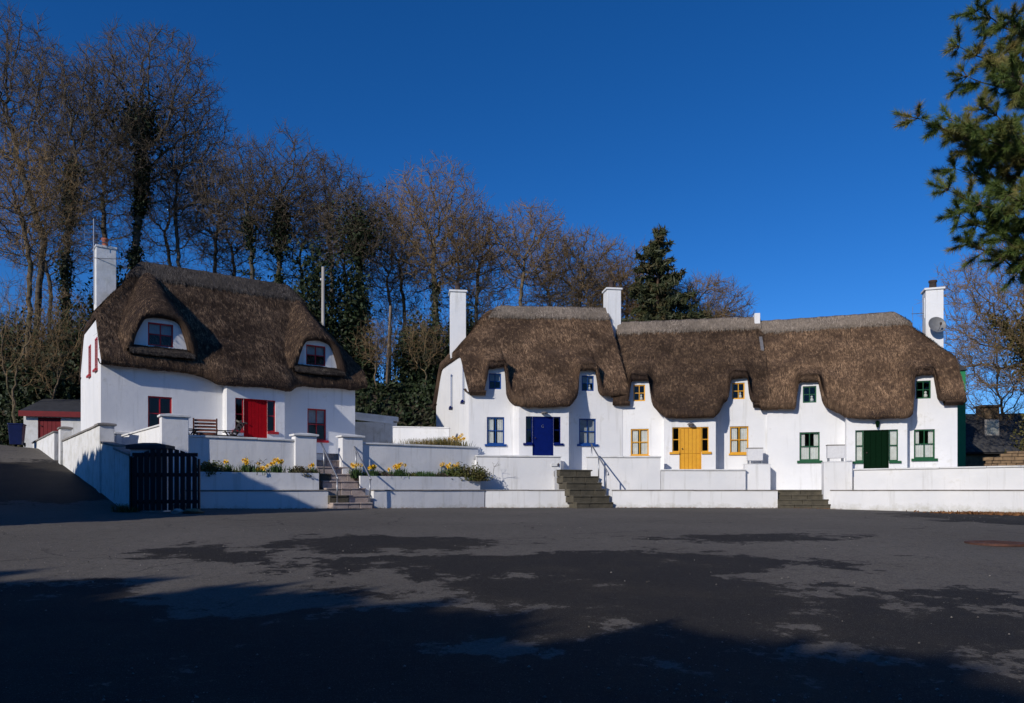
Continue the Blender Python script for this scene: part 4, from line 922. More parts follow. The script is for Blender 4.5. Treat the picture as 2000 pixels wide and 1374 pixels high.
drive('stained white drive wall, second stretch below the stained pier', .335, .168, 862, 868)
FDW = Fr(dw(.365), 127.0)
pier('stained white pier on the drive wall beside the red cottage', FDW, -.36, .36, -.42, .04, gz(dw(.365)) - .6, zt(826, 25.5), LEDGE, OLDWHITE, ov=.06)
drive('stained white drive wall, upper stretch with sloping coping', .96, .395, 860, 830)
pier('stained white pier at the top of the drive', Fr(dw(1.0), 127.0), -.3, .3, -.36, .06, gz(dw(1.0)) - .8, zt(834, 31.2), LEDGE, OLDWHITE, ov=.05)
stretch('stained white wall running from the drive pier to the shed', 64, 36.2, 106, 31.8, 864, 842, z0=2.0)

# ------------------------------------------------------------------ garden furniture on the red terrace
def chair(loc, rz, m, label, tilt=0.0):
    r = empty('garden_chair', loc, rz, label, 'chair', 'wooden garden chairs on the red terrace')
    w_, d_, sh, bh = .3, .27, .42, .95
    for sx in (-1, 1):
        MB().hexa([(sx * w_ - .02, -.27, 0), (sx * w_ + .02, -.27, 0), (sx * w_ + .02, -.23, 0), (sx * w_ - .02, -.23, 0)], [(sx * w_ - .02, .1, .62), (sx * w_ + .02, .1, .62), (sx * w_ + .02, .14, .62), (sx * w_ - .02, .14, .62)]).build('leg', m, r)
        MB().hexa([(sx * w_ - .02, .25, 0), (sx * w_ + .02, .25, 0), (sx * w_ + .02, .29, 0), (sx * w_ - .02, .29, 0)], [(sx * w_ - .02, -.36, bh), (sx * w_ + .02, -.36, bh), (sx * w_ + .02, -.31, bh), (sx * w_ - .02, -.31, bh)]).build('leg', m, r)
        MB().box(sx * w_ - .035, sx * w_ + .035, -.2, .3, .62, .645).build('armrest', m, r)
    for k in range(5): MB().box(-w_ + .025, w_ - .025, -.2 + k * .095, -.12 + k * .095, sh, sh + .02).build('seat_slat', m, r)
    for k in range(5):
        z = .5 + k * .09; yv = .27 - (z / bh) * .61; MB().box(-w_ + .022, w_ - .022, yv - .012, yv + .012, z, z + .065).build('back_slat', m, r)
    r.scale = (1.25, 1.25, 1.2)
    if tilt: r.rotation_euler = (tilt, 0, rz)
    return r
def on_terrace(px, v): u_ = FL.u(px, v); return FL.W(u_, v)
x, y = on_terrace(401, PV + .75); chair((x, y, 2.952), radians(22), TEAK, 'brown slatted teak chair seen from behind over the parapet')
x, y = on_terrace(452, PV + .9); chair((x, y, 2.952), radians(100), DARKW, 'dark reclined garden chair near the red door')
x, y = on_terrace(372, PV + .9); chair((x, y, 2.952), radians(-70), DARKW, 'dark garden chair half hidden behind the tall corner pier')
x, y = on_terrace(428, PV + 1.35)
tb = empty('garden_table', (x, y, 2.952), radians(34), 'low dark garden table between the wooden chairs', 'table')
for k in range(7): MB().box(-.8, .8, -.35 + k * .1, -.26 + k * .1, .6, .63).build('slat', DARKW, tb)
for sx in (-.7, .7):
    for sy in (-.28, .22): MB().box(sx - .03, sx + .03, sy, sy + .06, 0, .6).build('leg', DARKW, tb)

# ------------------------------------------------------------------ plants
def unit(v): return v / (np.linalg.norm(v, axis=-1, keepdims=True) + 1e-9)
def leaf_quads(C, size, r, flat=None, aspect=1.5):
    n = len(C); a = unit(r.normal(size=(n, 3))); b = r.normal(size=(n, 3)); b = unit(b - (a * b).sum(1, keepdims=True) * a)
    s = (size * r.uniform(.6, 1.35, n))[:, None]
    V = np.stack([C - a * s * aspect * .5, C + b * s * .38, C + a * s * aspect * .5, C - b * s * .38], 1).reshape(-1, 3)
    return V, np.arange(4 * n).reshape(n, 4)
def segs(A, B, ra, rb, k):
    n = len(A); d = unit(B - A); ref = np.where(np.abs(d[:, 2:3]) < .9, np.array([[0, 0, 1.0]]), np.array([[1.0, 0, 0]])); a = unit(np.cross(d, ref)); c = np.cross(d, a)
    t = np.arange(k) * 2 * pi / k; ring = np.cos(t)[None, :, None] * a[:, None] + np.sin(t)[None, :, None] * c[:, None]
    V = np.concatenate([A[:, None] + ring * np.asarray(ra).reshape(-1, 1, 1), B[:, None] + ring * np.asarray(rb).reshape(-1, 1, 1)], 1)
    j = np.arange(k); f = np.stack([j, (j + 1) % k, (j + 1) % k + k, j + k], 1)
    Q = (np.arange(n)[:, None, None] * 2 * k + f[None]).reshape(-1, 4); return V.reshape(-1, 3), Q
def merge(parts):
    Vs, Qs, b = [], [], 0
    for V, Q in parts: Vs.append(V); Qs.append(Q + b); b += len(V)
    return np.concatenate(Vs), np.concatenate(Qs)
def bush(name, label, cat, c, rad, n, size, m, seed, lumps=9, group=None, stem=True, stemm=None, kind=None):
    r = np.random.default_rng(seed); root = empty(name, c, 0, label, cat, group)
    rad = np.array(rad); L = unit(r.normal(size=(lumps, 3))) * r.uniform(.25, .62, (lumps, 1)); L[:, 2] = np.abs(L[:, 2])
    pick = r.integers(0, lumps, n); q = L[pick] + unit(r.normal(size=(n, 3))) * (r.uniform(.2, .48, (n, 1))); C = q * rad
    C[:, 2] = np.maximum(C[:, 2], .02 * rad[2])
    V, Q = leaf_quads(C, size, r); np_mesh('foliage', V, Q, None, m, root)
    if stem:
        k = 14; A = np.zeros((k, 3)) + r.normal(0, .06, (k, 3)) * rad * np.array([1, 1, 0]); B = L[r.integers(0, lumps, k)] * rad
        V, Q = segs(A, B, np.full(k, .012 * rad.max() ** .5 + .006), np.full(k, .006), 4); np_mesh('stem', V, Q, None, stemm or TWIG, root)
    return root
def daffodils(label, c, nfl, seed, h=.34, dead=False, nl=90, spread=.2):
    nl = int(nl * 1.8); nfl = int(nfl * 1.6 + .5); r = np.random.default_rng(seed); root = empty('daffodil_clump', c, 0, label, 'daffodils', 'daffodils in the terrace beds')
    P0 = np.stack([r.normal(0, spread, nl), r.normal(0, .1, nl), np.zeros(nl)], 1); ang = r.uniform(0, 2 * pi, nl); ln = h * r.uniform(.55, 1.0, nl); out = r.uniform(.05, .4, nl) * h
    D = np.stack([np.cos(ang), np.sin(ang), 0 * ang], 1); Sd = np.stack([-np.sin(ang), np.cos(ang), 0 * ang], 1) * .013
    M1 = P0 + D * out[:, None] * .35 + np.array([0, 0, 1.0]) * ln[:, None] * .62; T1 = P0 + D * out[:, None] * 1.3 + np.array([0, 0, 1.0]) * ln[:, None]
    V = np.stack([P0 - Sd, P0 + Sd, M1 + Sd, M1 - Sd, T1 + Sd * .25, T1 - Sd * .25], 1).reshape(-1, 3); i = np.arange(nl)[:, None] * 6
    Q = np.concatenate([i + np.array([[0, 1, 2, 3]]), i + np.array([[3, 2, 4, 5]])]); o = np_mesh('leaves', V, Q, None, DAFL, root)
    for k in range(nfl):
        x, y = r.normal(0, spread * .8), r.normal(-.03, .06); z = h * r.uniform(.95, 1.35); f = MB(); tx = x + r.uniform(-.05, .05)
        st = MB().tube([(x, y, 0), (x, y, z * .7), (tx, y - .02, z)], .006, 4).build('stalk', DAFL, root)
        for j in range(6):
            t = j * pi / 3; c1, s1 = cos(t), sin(t); c0, s0 = cos(t - .35), sin(t - .35); c2, s2 = cos(t + .35), sin(t + .35)
            f.quad((.014 * c1, 0, .014 * s1), (.06 * c0, -.01, .06 * s0), (.105 * c1, -.022, .105 * s1), (.06 * c2, -.01, .06 * s2))
        f.tube([(0, -.005, 0), (0, -.07, 0)], [.026, .045], 8, False)
        o = f.build('flower', PETAL, root); o.location = (tx, y - .03, z); o.rotation_euler = (r.uniform(-.5, .2), 0, r.uniform(-.9, .9))
    return root
def bed(px, v): u_ = FL.u(px, v); return FL.W(u_, v)
def at_bed(px, v, z): x, y = bed(px, v); return (x, y, z)
daffodils('lone daffodil rising beside the rounded shrub at the gate', at_bed(446, .75, 2.1), 1, 1, .42, nl=50, spread=.08)
daffodils('daffodil clump with two blooms in the middle of the gate side bed', at_bed(483, .75, 2.1), 3, 2, .42, spread=.14)
daffodils('full daffodil clump next to the brown heather', at_bed(540, .72, 2.1), 6, 3, .42, spread=.13)
daffodils('small drooping daffodils at the edge of the gate side bed', at_bed(510, .5, 2.1), 2, 4, .22, nl=60, spread=.12)
daffodils('daffodils at the foot of the first handrail', at_bed(612, .7, 2.1), 2, 5, .34, nl=70, spread=.1)
daffodils('daffodils beside the second handrail pier', at_bed(695, .75, 2.03), 3, 6, .42, spread=.1)
daffodils('daffodil clump just past the second handrail', at_bed(732, .75, 2.03), 5, 7, .36, spread=.12)
daffodils('daffodil clump with large twin blooms against the parapet', at_bed(783, .7, 2.03), 6, 8, .44, spread=.1)
daffodils('leafy daffodil clump without blooms by the drainage crack', at_bed(815, .7, 2.03), 0, 9, .32, nl=120, spread=.2)
daffodils('daffodil clump behind the overhanging shrub', at_bed(880, .95, 2.03), 6, 10, .5, spread=.22)
x, y = bed(770, .6)
bush('shrub', 'rounded green shrub spilling over the planter next to the gate', 'shrub', at_bed(410, .55, 2.05), (.75, .5, .62), 2600, .06, SHRUB, 31, group='shrubs in the terrace beds')
bush('shrub', 'large shrub hanging over the planter wall end', 'shrub', at_bed(912, .5, 1.98), (1.05, .62, .8), 4200, .062, SHRUB, 32, 14, group='shrubs in the terrace beds')
bush('shrub', 'brown heather mound between daffodils and the first handrail', 'shrub', at_bed(580, .68, 2.08), (.75, .35, .42), 2600, .05, HEATH, 33, group='shrubs in the terrace beds')
bush('shrub', 'dark low plant at the foot of the second handrail', 'shrub', at_bed(748, .6, 2.02), (.6, .3, .36), 1500, .05, HEATH, 34, group='shrubs in the terrace beds')
bush('shrub', 'low brown green plant between daffodils and the overhanging shrub', 'shrub', at_bed(862, .6, 2.02), (.5, .3, .34), 1400, .05, HEATH, 35, group='shrubs in the terrace beds')
for (px_, z_, nm, lab, sd) in ((500, 2.1, DAFL, 'leafy green clump between the twin daffodils and the twisted shrub', 61), (428, 2.12, SHRUB, 'low leafy clump behind the rounded gate shrub', 62), (600, 2.1, SHRUB, 'small green clump beside the first handrail posts', 63), (720, 2.03, DAFL, 'leafy green clump near the second handrail', 64), (765, 2.03, DAFL, 'leafy green clump between the second handrail and the large twin blooms', 65), (800, 2.03, SHRUB, 'low green clump under the large twin blooms', 66), (838, 2.03, DAFL, 'leafy green clump in the middle of the handrail side bed', 67)):
    if nm is DAFL: daffodils(lab, at_bed(px_, .7, z_), 1 if sd in (61, 65) else 0, sd, .34, nl=90, spread=.2)
    else: bush('shrub', lab, 'shrub', at_bed(px_, .62, z_ - .03), (.42, .28, .3), 900, .05, nm, sd, group='shrubs in the terrace beds')
bush('shrub', 'low green plant beside the first planter daffodils', 'shrub', at_bed(460, .6, 2.08), (.45, .3, .24), 900, .05, SHRUB, 36, group='shrubs in the terrace beds')
def bare_shrub(label, c, h, seed):
    r = np.random.default_rng(seed); A, B, ra = [], [], []
    def go(p, d, l, w_, lev):
        q = p + d * l; A.append(p); B.append(q); ra.append(w_)
        if lev == 0: return
        for _ in range(2 + (r.random() < .5)): nd = d + r.normal(0, .55, 3); nd[2] = abs(nd[2]) * .8; go(q, unit(nd), l * r.uniform(.55, .85), w_ * .65, lev - 1)
    go(np.zeros(3), unit(np.array([.1, 0, 1.0])), h * .35, .012, 3); root = empty('bare_shrub', c, 0, label, 'shrub', 'leafless shrubs in the terrace beds')
    V, Q = segs(np.array(A), np.array(B), np.array(ra), np.array(ra) * .65, 4); np_mesh('stems', V, Q, None, BARK, root); return root
bare_shrub('leafless twisted shrub in front of the parapet by the heather', at_bed(520, .85, 2.1), .85, 5)
bare_shrub('leafless twig sticking up near the twin daffodils by the gate', at_bed(475, .9, 2.1), .8, 6)
bare_shrub('leafless sprawling twigs beside the end of the shrub bed', (*pt(962, 30.9), 2.0), 1.0, 9)
# grass and daffodils above the shrub parapet
def tuft(label, c, n, h, spread, seed, m=GRASSY):
    r = np.random.default_rng(seed); root = empty('grass_tuft', c, 0, label, 'grass tuft', 'dry grasses by the blue cottage')
    P0 = np.stack([r.normal(0, spread, n), r.normal(0, .15, n), np.zeros(n)], 1); ang = r.uniform(0, 2 * pi, n); ln = h * r.uniform(.5, 1.0, n); D = np.stack([np.cos(ang), np.sin(ang), 0 * ang], 1); Sd = np.stack([-np.sin(ang), np.cos(ang), 0 * ang], 1) * .008
    M1 = P0 + D * .08 + np.array([0, 0, 1.0]) * ln[:, None] * .7; T1 = P0 + D * r.uniform(.1, .3, n)[:, None] + np.array([0, 0, 1.0]) * ln[:, None]
    V = np.stack([P0 - Sd, P0 + Sd, M1 + Sd, M1 - Sd, T1 + Sd * .25, T1 - Sd * .25], 1).reshape(-1, 3); i = np.arange(n)[:, None] * 6
    o = np_mesh('blades', V, np.concatenate([i + np.array([[0, 1, 2, 3]]), i + np.array([[3, 2, 4, 5]])]), None, m, root); return root
tuft('dry yellow grass on the parapet in front of the far white wall', (*pt(833, 31.6), 3.2), 900, .62, .55, 41)
tuft('dry yellow green grass beside the blue cottage gable', (*pt(868, 31.8), 3.2), 600, .7, .35, 42)
daffodils('daffodils growing at the corner of the blue cottage', (*pt(898, 32.2), 3.15), 7, 43, .62, spread=.25)
tuft('weeds at the foot of the gate pillar', (*pt(247, 21.85), gz(pt(247, 21.85)) - .02), 160, .22, .16, 44, DAFL)
tuft('dry weeds at the drive side of the gate pillar', (*pt(240, 22.2), gz(pt(240, 22.2)) - .02), 120, .3, .12, 45)

# ------------------------------------------------------------------ small things on the yard
def rock(label, c, s, seed):
    import bmesh
    bm = bmesh.new(); bmesh.ops.create_icosphere(bm, subdivisions=3, radius=1); me = bpy.data.meshes.new('rock')
    for v in bm.verts:
        q = np.array(v.co)[None]; k = 1 + .28 * vnoise(q, 1.4, seed)[0] + .1 * vnoise(q, 4, seed)[0]; v.co = (v.co.x * s[0] * k, v.co.y * s[1] * k, v.co.z * s[2] * k)
    bm.to_mesh(me); bm.free(); me.materials.append(OLDST if seed % 2 else STONE); o = link('rock', me); o.location = c; return tag(o, label, 'rock', 'stones lying at the gate')
rock('flat brown stone lying under the free end of the gate', (*pt(376, 21.5), gz(pt(376, 21.5)) + .05), (.3, .2, .09), 1)
rock('small pale stone lying against the foot of the gate', (*pt(347, 21.4), gz(pt(347, 21.4)) + .04), (.17, .13, .1), 4)
c = pt(1948, 13.5); zz = gz(c)
mh = empty('manhole_cover', (c[0], c[1], zz + .012), .3, 'rusty round manhole cover set in the asphalt', 'manhole cover')
MB().lathe([(.52, -.03), (.52, .012), (.46, .014)], (0, 0, 0), 28).build('frame', RUST, mh); mb = MB().lathe([(.44, -.02), (.44, .016)], (0, 0, 0), 28)
for i in range(-3, 4): mb.box(-.3, .3, i * .1 - .02, i * .1 + .02, .0165, .022)
mb.build('lid', RUST, mh)
r = np.random.default_rng(3); n = 5000; lx = r.normal(17.0, .9, n) ; ly = 24.1 + r.normal(0, .35, n) - (lx - 17) * .55
C = np.stack([lx, ly, zg(lx, ly) + .012 + r.random(n) * .03], 1); V, Q = leaf_quads(C, .07, r, aspect=2.2); o = np_mesh('fallen_needles', V, Q, None, LITTER); tag(o, kind='stuff')
n = 900; t = r.random(n) ** .7; px_ = 395 + t * 1250; Yw = np.interp(px_, [385, 640, 730, 946, 1118, 1196, 1519, 1640], [24.1, 26.3, 27.3, 30.2, 30.9, 30.8, 30.1, 29.2]) - np.abs(r.normal(.03, .12, n)); lx = (px_ - 1000) / FPX * Yw
C = np.stack([lx, Yw, zg(lx, Yw) + .012 + r.random(n) * .008], 1); V, Q = leaf_quads(C, .032, r); tag(np_mesh('leaf_litter', V, Q, None, LITTER), kind='stuff')
r = np.random.default_rng(19); n = 4200; yy = 4.6 + 24 * r.random(n) ** 1.7; xx = (r.random(n) * 1.5 - .75) * yy
cl = vnoise(np.stack([xx, yy, 0 * xx], 1), .5, 4) + r.normal(0, .35, n) > .1; xx, yy = xx[cl], yy[cl]; n = len(xx); sz = .006 + .011 * r.random(n) ** 3
O = np.array([(1, 0, 0), (0, 1, 0), (-1, 0, 0), (0, -1, 0), (0, 0, .8), (0, 0, -.4)]); ang = r.uniform(0, 6.28, n); ca, sa = np.cos(ang)[:, None], np.sin(ang)[:, None]; st = r.uniform(.6, 1.3, (n, 2))
X = (O[None, :, 0] * ca * st[:, :1] - O[None, :, 1] * sa) * sz[:, None]; Y_ = (O[None, :, 0] * sa * st[:, 1:] + O[None, :, 1] * ca) * sz[:, None]; V = np.stack([xx[:, None] + X, yy[:, None] + Y_, zg(xx, yy)[:, None] + .012 + O[None, :, 2] * sz[:, None]], 2).reshape(-1, 3)
F8 = np.array([(0, 1, 4), (1, 2, 4), (2, 3, 4), (3, 0, 4), (1, 0, 5), (2, 1, 5), (3, 2, 5), (0, 3, 5)]); tag(np_mesh('loose_grit', V, None, (np.arange(n)[:, None, None] * 6 + F8[None]).reshape(-1, 3), leafy('grit_stone', (.09, .08, .07), (.3, .28, .25), None, .9)), kind='stuff')
# small meter plate on the blue parapet
u_ = .93; x, y = pm0[0] + (pm1[0] - pm0[0]) * u_, pm0[1] + (pm1[1] - pm0[1]) * u_
mp_ = empty('wall_plate', (x, y - .02, zt(908, 31.7)), radians(12), 'small white plate with dark catch on the parapet by the mossy steps', 'plate')
MB().box(-.17, .1, -.03, -.002, -.06, .06).build('plate', CAPW, mp_, bevel=.006); MB().box(.13, .16, -.04, -.002, -.07, .07).build('catch', SOOT, mp_)

# ------------------------------------------------------------------ sheds, poles, back structures
FSH = Fr(pt(46, 37.5), 14.0, zt(862, 37.5))
shed = empty('garden_shed', (FSH.O[0], FSH.O[1], FSH.zb), FSH.a, 'white shed with red door and red fascia at the top of the drive', 'shed')
sl_ = FSH.u(165); zr_ = FSH.z(100, 812)
mb = MB(); d0, d1 = FSH.u(74), FSH.u(119); dz = FSH.z(95, 816)
wall_grid(mb, lambda u, z, d: (u, d, z), 0, sl_, -1, lambda u: zr_, [(d0, d1, -.2, dz)], .1, 1.0); mb.box(0, sl_, 3, 3.1, -1, zr_ + .9); mb.quad((0, 3, -1), (0, 0, -1), (0, 0, zr_), (0, 3, zr_ + .9)); mb.quad((sl_, 0, -1), (sl_, 3, -1), (sl_, 3, zr_ + .9), (sl_, 0, zr_))
mb.build('wall', OLDWHITE, shed); door(shed, d0, d1, -.2, dz, 0, RED_D, 5)
MB().box(-.15, sl_ + .1, -.24, -.2, zr_ - .08, zr_ + .2).build('fascia', RED_D, shed)
MB().hexa([(-.15, -.2, zr_ + .12), (sl_ + .1, -.2, zr_ + .12), (sl_ + .1, 3.2, zr_ + 1.1), (-.15, 3.2, zr_ + 1.1)], [(-.15, -.2, zr_ + .19), (sl_ + .1, -.2, zr_ + .19), (sl_ + .1, 3.2, zr_ + 1.2), (-.15, 3.2, zr_ + 1.2)]).build('roof', SLATE, shed)
bx = pt(33, 35.0); wb = empty('wheelie_bin', (bx[0], bx[1], gz(bx)), .4, 'dark blue wheelie bin standing in the shade by the shed', 'bin')
MB().hexa([(-.24, -.28, .08), (.24, -.28, .08), (.24, .28, .08), (-.24, .28, .08)], [(-.3, -.36, 1.0), (.3, -.36, 1.0), (.3, .36, 1.0), (-.3, .36, 1.0)]).build('body', BINB, wb, bevel=.02); MB().box(-.32, .32, -.38, .4, 1.003, 1.07).build('lid', BINB, wb, bevel=.02)
for sx in (-.27, .27): w2 = MB().lathe([(.1, -.025), (.1, .025)], (0, 0, 0), 14).build('wheel', IRON, wb); w2.rotation_euler = (0, radians(90), 0); w2.location = (sx, .28, .1)
# lean-to behind the terrace
FLT = Fr(pt(694, 35.2), 12, 3.0)
lt = empty('lean_to', (FLT.O[0], FLT.O[1], 3.0), FLT.a, 'pale flat roofed lean-to between the red and blue cottages', 'lean-to'); l1 = FLT.u(781)
MB().hexa([(-.6, 1.2, FLT.z(694, 812, 1.2)), (l1, 1.2, FLT.z(780, 824, 1.2)), (l1, 3.5, FLT.z(780, 822, 1.2)), (-.6, 3.5, FLT.z(694, 810, 1.2))], [(-.6, 1.2, FLT.z(694, 803, 1.2)), (l1, 1.2, FLT.z(780, 815, 1.2)), (l1, 3.5, FLT.z(780, 814, 1.2)), (-.6, 3.5, FLT.z(694, 802, 1.2))]).build('roof', CAPW, lt)
MB().box(-.5, l1 - .06, 1.4, 3.3, -.4, FLT.z(780, 826, 1.4)).build('wall', OLDWHITE, lt)
MB().hexa([(-.5, -.06, FLT.z(694, 818)), (FLT.u(768), -.06, FLT.z(768, 829)), (FLT.u(768), .06, FLT.z(768, 829)), (-.5, .06, FLT.z(694, 818))], [(-.5, -.06, FLT.z(694, 812)), (FLT.u(768), -.06, FLT.z(768, 823)), (FLT.u(768), .06, FLT.z(768, 823)), (-.5, .06, FLT.z(694, 812))]).build('beam', CAPW, lt)
MB().box(FLT.u(768) - .1, FLT.u(768), -.06, .06, -.4, FLT.z(768, 829)).build('post', CAPW, lt)
wall_run('garden_wall', 'white garden wall between the lean-to and the blue cottage', 'wall', pt(767, 34.6), pt(877, 34.4), 2.0, zt(833, 34.6), zt(835, 34.4), t=.25, cop=(.06, .03))
def pole(label, px, Y, ytop, r0, m, lean=0.0, z0=None):
    c = pt(px, Y); zb = float(zhill(c[0], c[1])) - .2 if z0 is None else z0; h = zt(ytop, Y) - zb; r = empty('utility_pole', (c[0], c[1], zb), 0, label, 'pole'); lx = lean
    MB().tube([(0, 0, 0), (lx * .5, 0, h * .5), (lx, 0, h)], [r0 * 1.2, r0, r0 * .85], 10).build('shaft', m, r, True); return r, h
r, h = pole('pale grey utility pole rising behind the red cottage roof', 631, 41.5, 522, .1, POLE)
MB().lathe([(.04, 0), (.05, .05), (.03, .12)], (-.12, 0, h - .75), 8).build('insulator', CAPW, r); MB().tube([(-.14, 0, h - .75), (.02, 0, h - .75)], .02, 6).build('bracket', STEEL, r)
r, h = pole('slender weathered post leaning on the ivy bank', 755, 47.5, 598, .09, simple('brown_post', (.26, .2, .14), (.15, .11, .08), .9, 4, .4), .25)
# stone house and stone wall beyond the green cottage
FSTN = Fr(pt(1872, 41.0), -6, 1.2)
sh_ = empty('stone_house', (FSTN.O[0], FSTN.O[1], 1.2), FSTN.a, 'dark slate roofed stone house behind the bare ivy tree', 'house'); L2 = 14; e = FSTN.z(1900, 884); rg = FSTN.z(1900, 815, 3)
MB().box(-3, L2, 0, 6, -.5, e).build('wall', OLDST, sh_)
rfm = MB().hexa([(-3.3, -.3, e - .1), (L2, -.3, e - .1), (L2, 3, rg), (-3.3, 3, rg)], [(-3.3, -.35, e), (L2, -.35, e), (L2, 3, rg + .12), (-3.3, 3, rg + .12)]); rfm.hexa([(-3.3, 3.004, rg), (L2, 3.004, rg), (L2, 6.3, e - .1), (-3.3, 6.3, e - .1)], [(-3.3, 3.004, rg + .12), (L2, 3.004, rg + .12), (L2, 6.35, e), (-3.3, 6.35, e)])
rfo = rfm.build('roof', SLATE, sh_)
# courses of slates
rr = np.random.default_rng(9); nsl = 0; sV, sQ = [], []
for j in range(13):
    t0 = j / 13; v = -.36 + 3.36 * t0; z = e + (rg + .12 - e) * t0
    for i in range(44):
        uu = -3.3 + i * .4 + (.2 if j % 2 else 0); dz_ = .015 + rr.uniform(0, .02); b = len(sV) * 8
        sV.append([(uu, v - .03, z + dz_ - .03), (uu + .385, v - .03, z + dz_ - .03), (uu + .385, v + .3, z + dz_ + .2), (uu, v + .3, z + dz_ + .2), (uu, v - .03, z + dz_), (uu + .385, v - .03, z + dz_), (uu + .385, v + .3, z + dz_ + .23), (uu, v + .3, z + dz_ + .23)]); sQ += [[b + k for k in f] for f in ((4, 5, 6, 7), (0, 1, 5, 4), (1, 2, 6, 5), (3, 0, 4, 7))]
o = np_mesh('slates', np.array(sV).reshape(-1, 3), sQ, None, SLATE, rfo); o['kind'] = 'stuff'
cu = FSTN.u(1912, 3); cu2 = FSTN.u(1945, 3); MB().box(cu, cu2, 2.6, 3.4, rg - .4, FSTN.z(1930, 797, 3)).build('chimney', OLDST, rfo, bevel=.03); MB().box(cu - .08, cu2 + .08, 2.5, 3.5, FSTN.z(1930, 797, 3) + .002, FSTN.z(1930, 793, 3)).build('chimney_cap', OLDST, rfo)
su = FSTN.u(1926, .9); wd = MB().box(su, su + .75, 1.0, 1.1, e + 1.0, e + 1.9).build('dormer_window', POLE, sh_); MB().box(su + .08, su + .67, .97, .995, e + 1.08, e + 1.82).build('pane', GLASS, wd)
swl = empty('stone_wall', (*pt(1925, 36.0), 1.0), radians(-25), 'sunlit rubble stone wall beyond the green cottage', 'wall'); zc = zt(868, 36) - 1.0; hw = lambda u: 1.2 + zc * .0 + (zt(893, 36) - 1.0 - 1.2) + (u / 4.0) * 1.0
sm_, rr = MB(), random.Random(4); zz = 0
core = MB().hexa([(0, .03, 0), (8, .03, 0), (8, .5, 0), (0, .5, 0)], [(0, .03, hw(0) - .1), (8, .03, hw(8) - .1), (8, .5, hw(8) - .1), (0, .5, hw(0) - .1)]).build('core', SOIL, swl)
while zz < hw(8):
    h_ = rr.uniform(.1, .2); u_ = rr.uniform(-.2, 0)
    while u_ < 8:
        l_ = rr.uniform(.2, .55)
        if zz + h_ < hw(u_ + l_ / 2): d_ = rr.uniform(-.04, .02); sm_.hexa([(u_ + .01, d_, zz + .008), (u_ + l_ - .01, d_ + rr.uniform(-.02, .02), zz + .008), (u_ + l_ - .01, .3, zz + .008), (u_ + .01, .3, zz + .008)], [(u_ + .015, d_ + .01, zz + h_ - rr.uniform(.005, .03)), (u_ + l_ - .015, d_, zz + h_ - rr.uniform(.005, .03)), (u_ + l_ - .01, .3, zz + h_ - .01), (u_ + .01, .3, zz + h_ - .01)])
        u_ += l_
    zz += h_
o = sm_.build('stones', OLDST, swl); o['kind'] = 'stuff'

# ------------------------------------------------------------------ trees
def grow(base, path, cc, cr, npts, seed, step=.42, di=6.0, dk=.75, iters=130, up=.06, lowcut=-.75, shell=2.0):
    """space colonisation: returns node positions, parents"""
    r = np.random.default_rng(seed)
    d = unit(r.normal(size=(npts * 2, 3))); rad = r.random(npts * 2) ** (1 / shell); A = d * rad[:, None]
    A = A[A[:, 2] > lowcut][:npts]; lump = 1 + .22 * vnoise(A * 1.9, 1.0, seed); A = cc + A * cr * lump[:, None]
    pts = [np.array(base, float)]
    for q in path:
        q = np.array(q, float); a = pts[-1]; k = max(1, int(np.linalg.norm(q - a) / step))
        for i in range(1, k + 1): pts.append(a + (q - a) * i / k + r.normal(0, .035, 3))
    P = np.array(pts); par = list(range(-1, len(pts) - 1)); N = list(P)
    D = np.linalg.norm(A[:, None] - P[None], axis=2); ni = D.argmin(1); nd = D[np.arange(len(A)), ni]; alive = np.ones(len(A), bool)
    for it in range(iters):
        idx = np.where(alive & (nd < (di if it > 12 else 40)))[0]
        if len(idx) == 0: break
        arr = np.array(N); vec = unit(A[idx] - arr[ni[idx]]); acc = np.zeros((len(arr), 3)); np.add.at(acc, ni[idx], vec)
        src = np.unique(ni[idx]); dirs = unit(unit(acc[src]) + np.array([0, 0, up]) + r.normal(0, .3, (len(src), 3))); new = arr[src] + dirs * step
        b = len(N); N += list(new); par += [int(s) for s in src]
        aid = np.where(alive)[0]; dd = np.linalg.norm(A[aid][:, None] - new[None], axis=2); j = dd.argmin(1); m_ = dd[np.arange(len(aid)), j]; bt = m_ < nd[aid]
        nd[aid[bt]] = m_[bt]; ni[aid[bt]] = b + j[bt]; alive[aid[nd[aid] < dk]] = False
    return np.array(N), np.array(par)
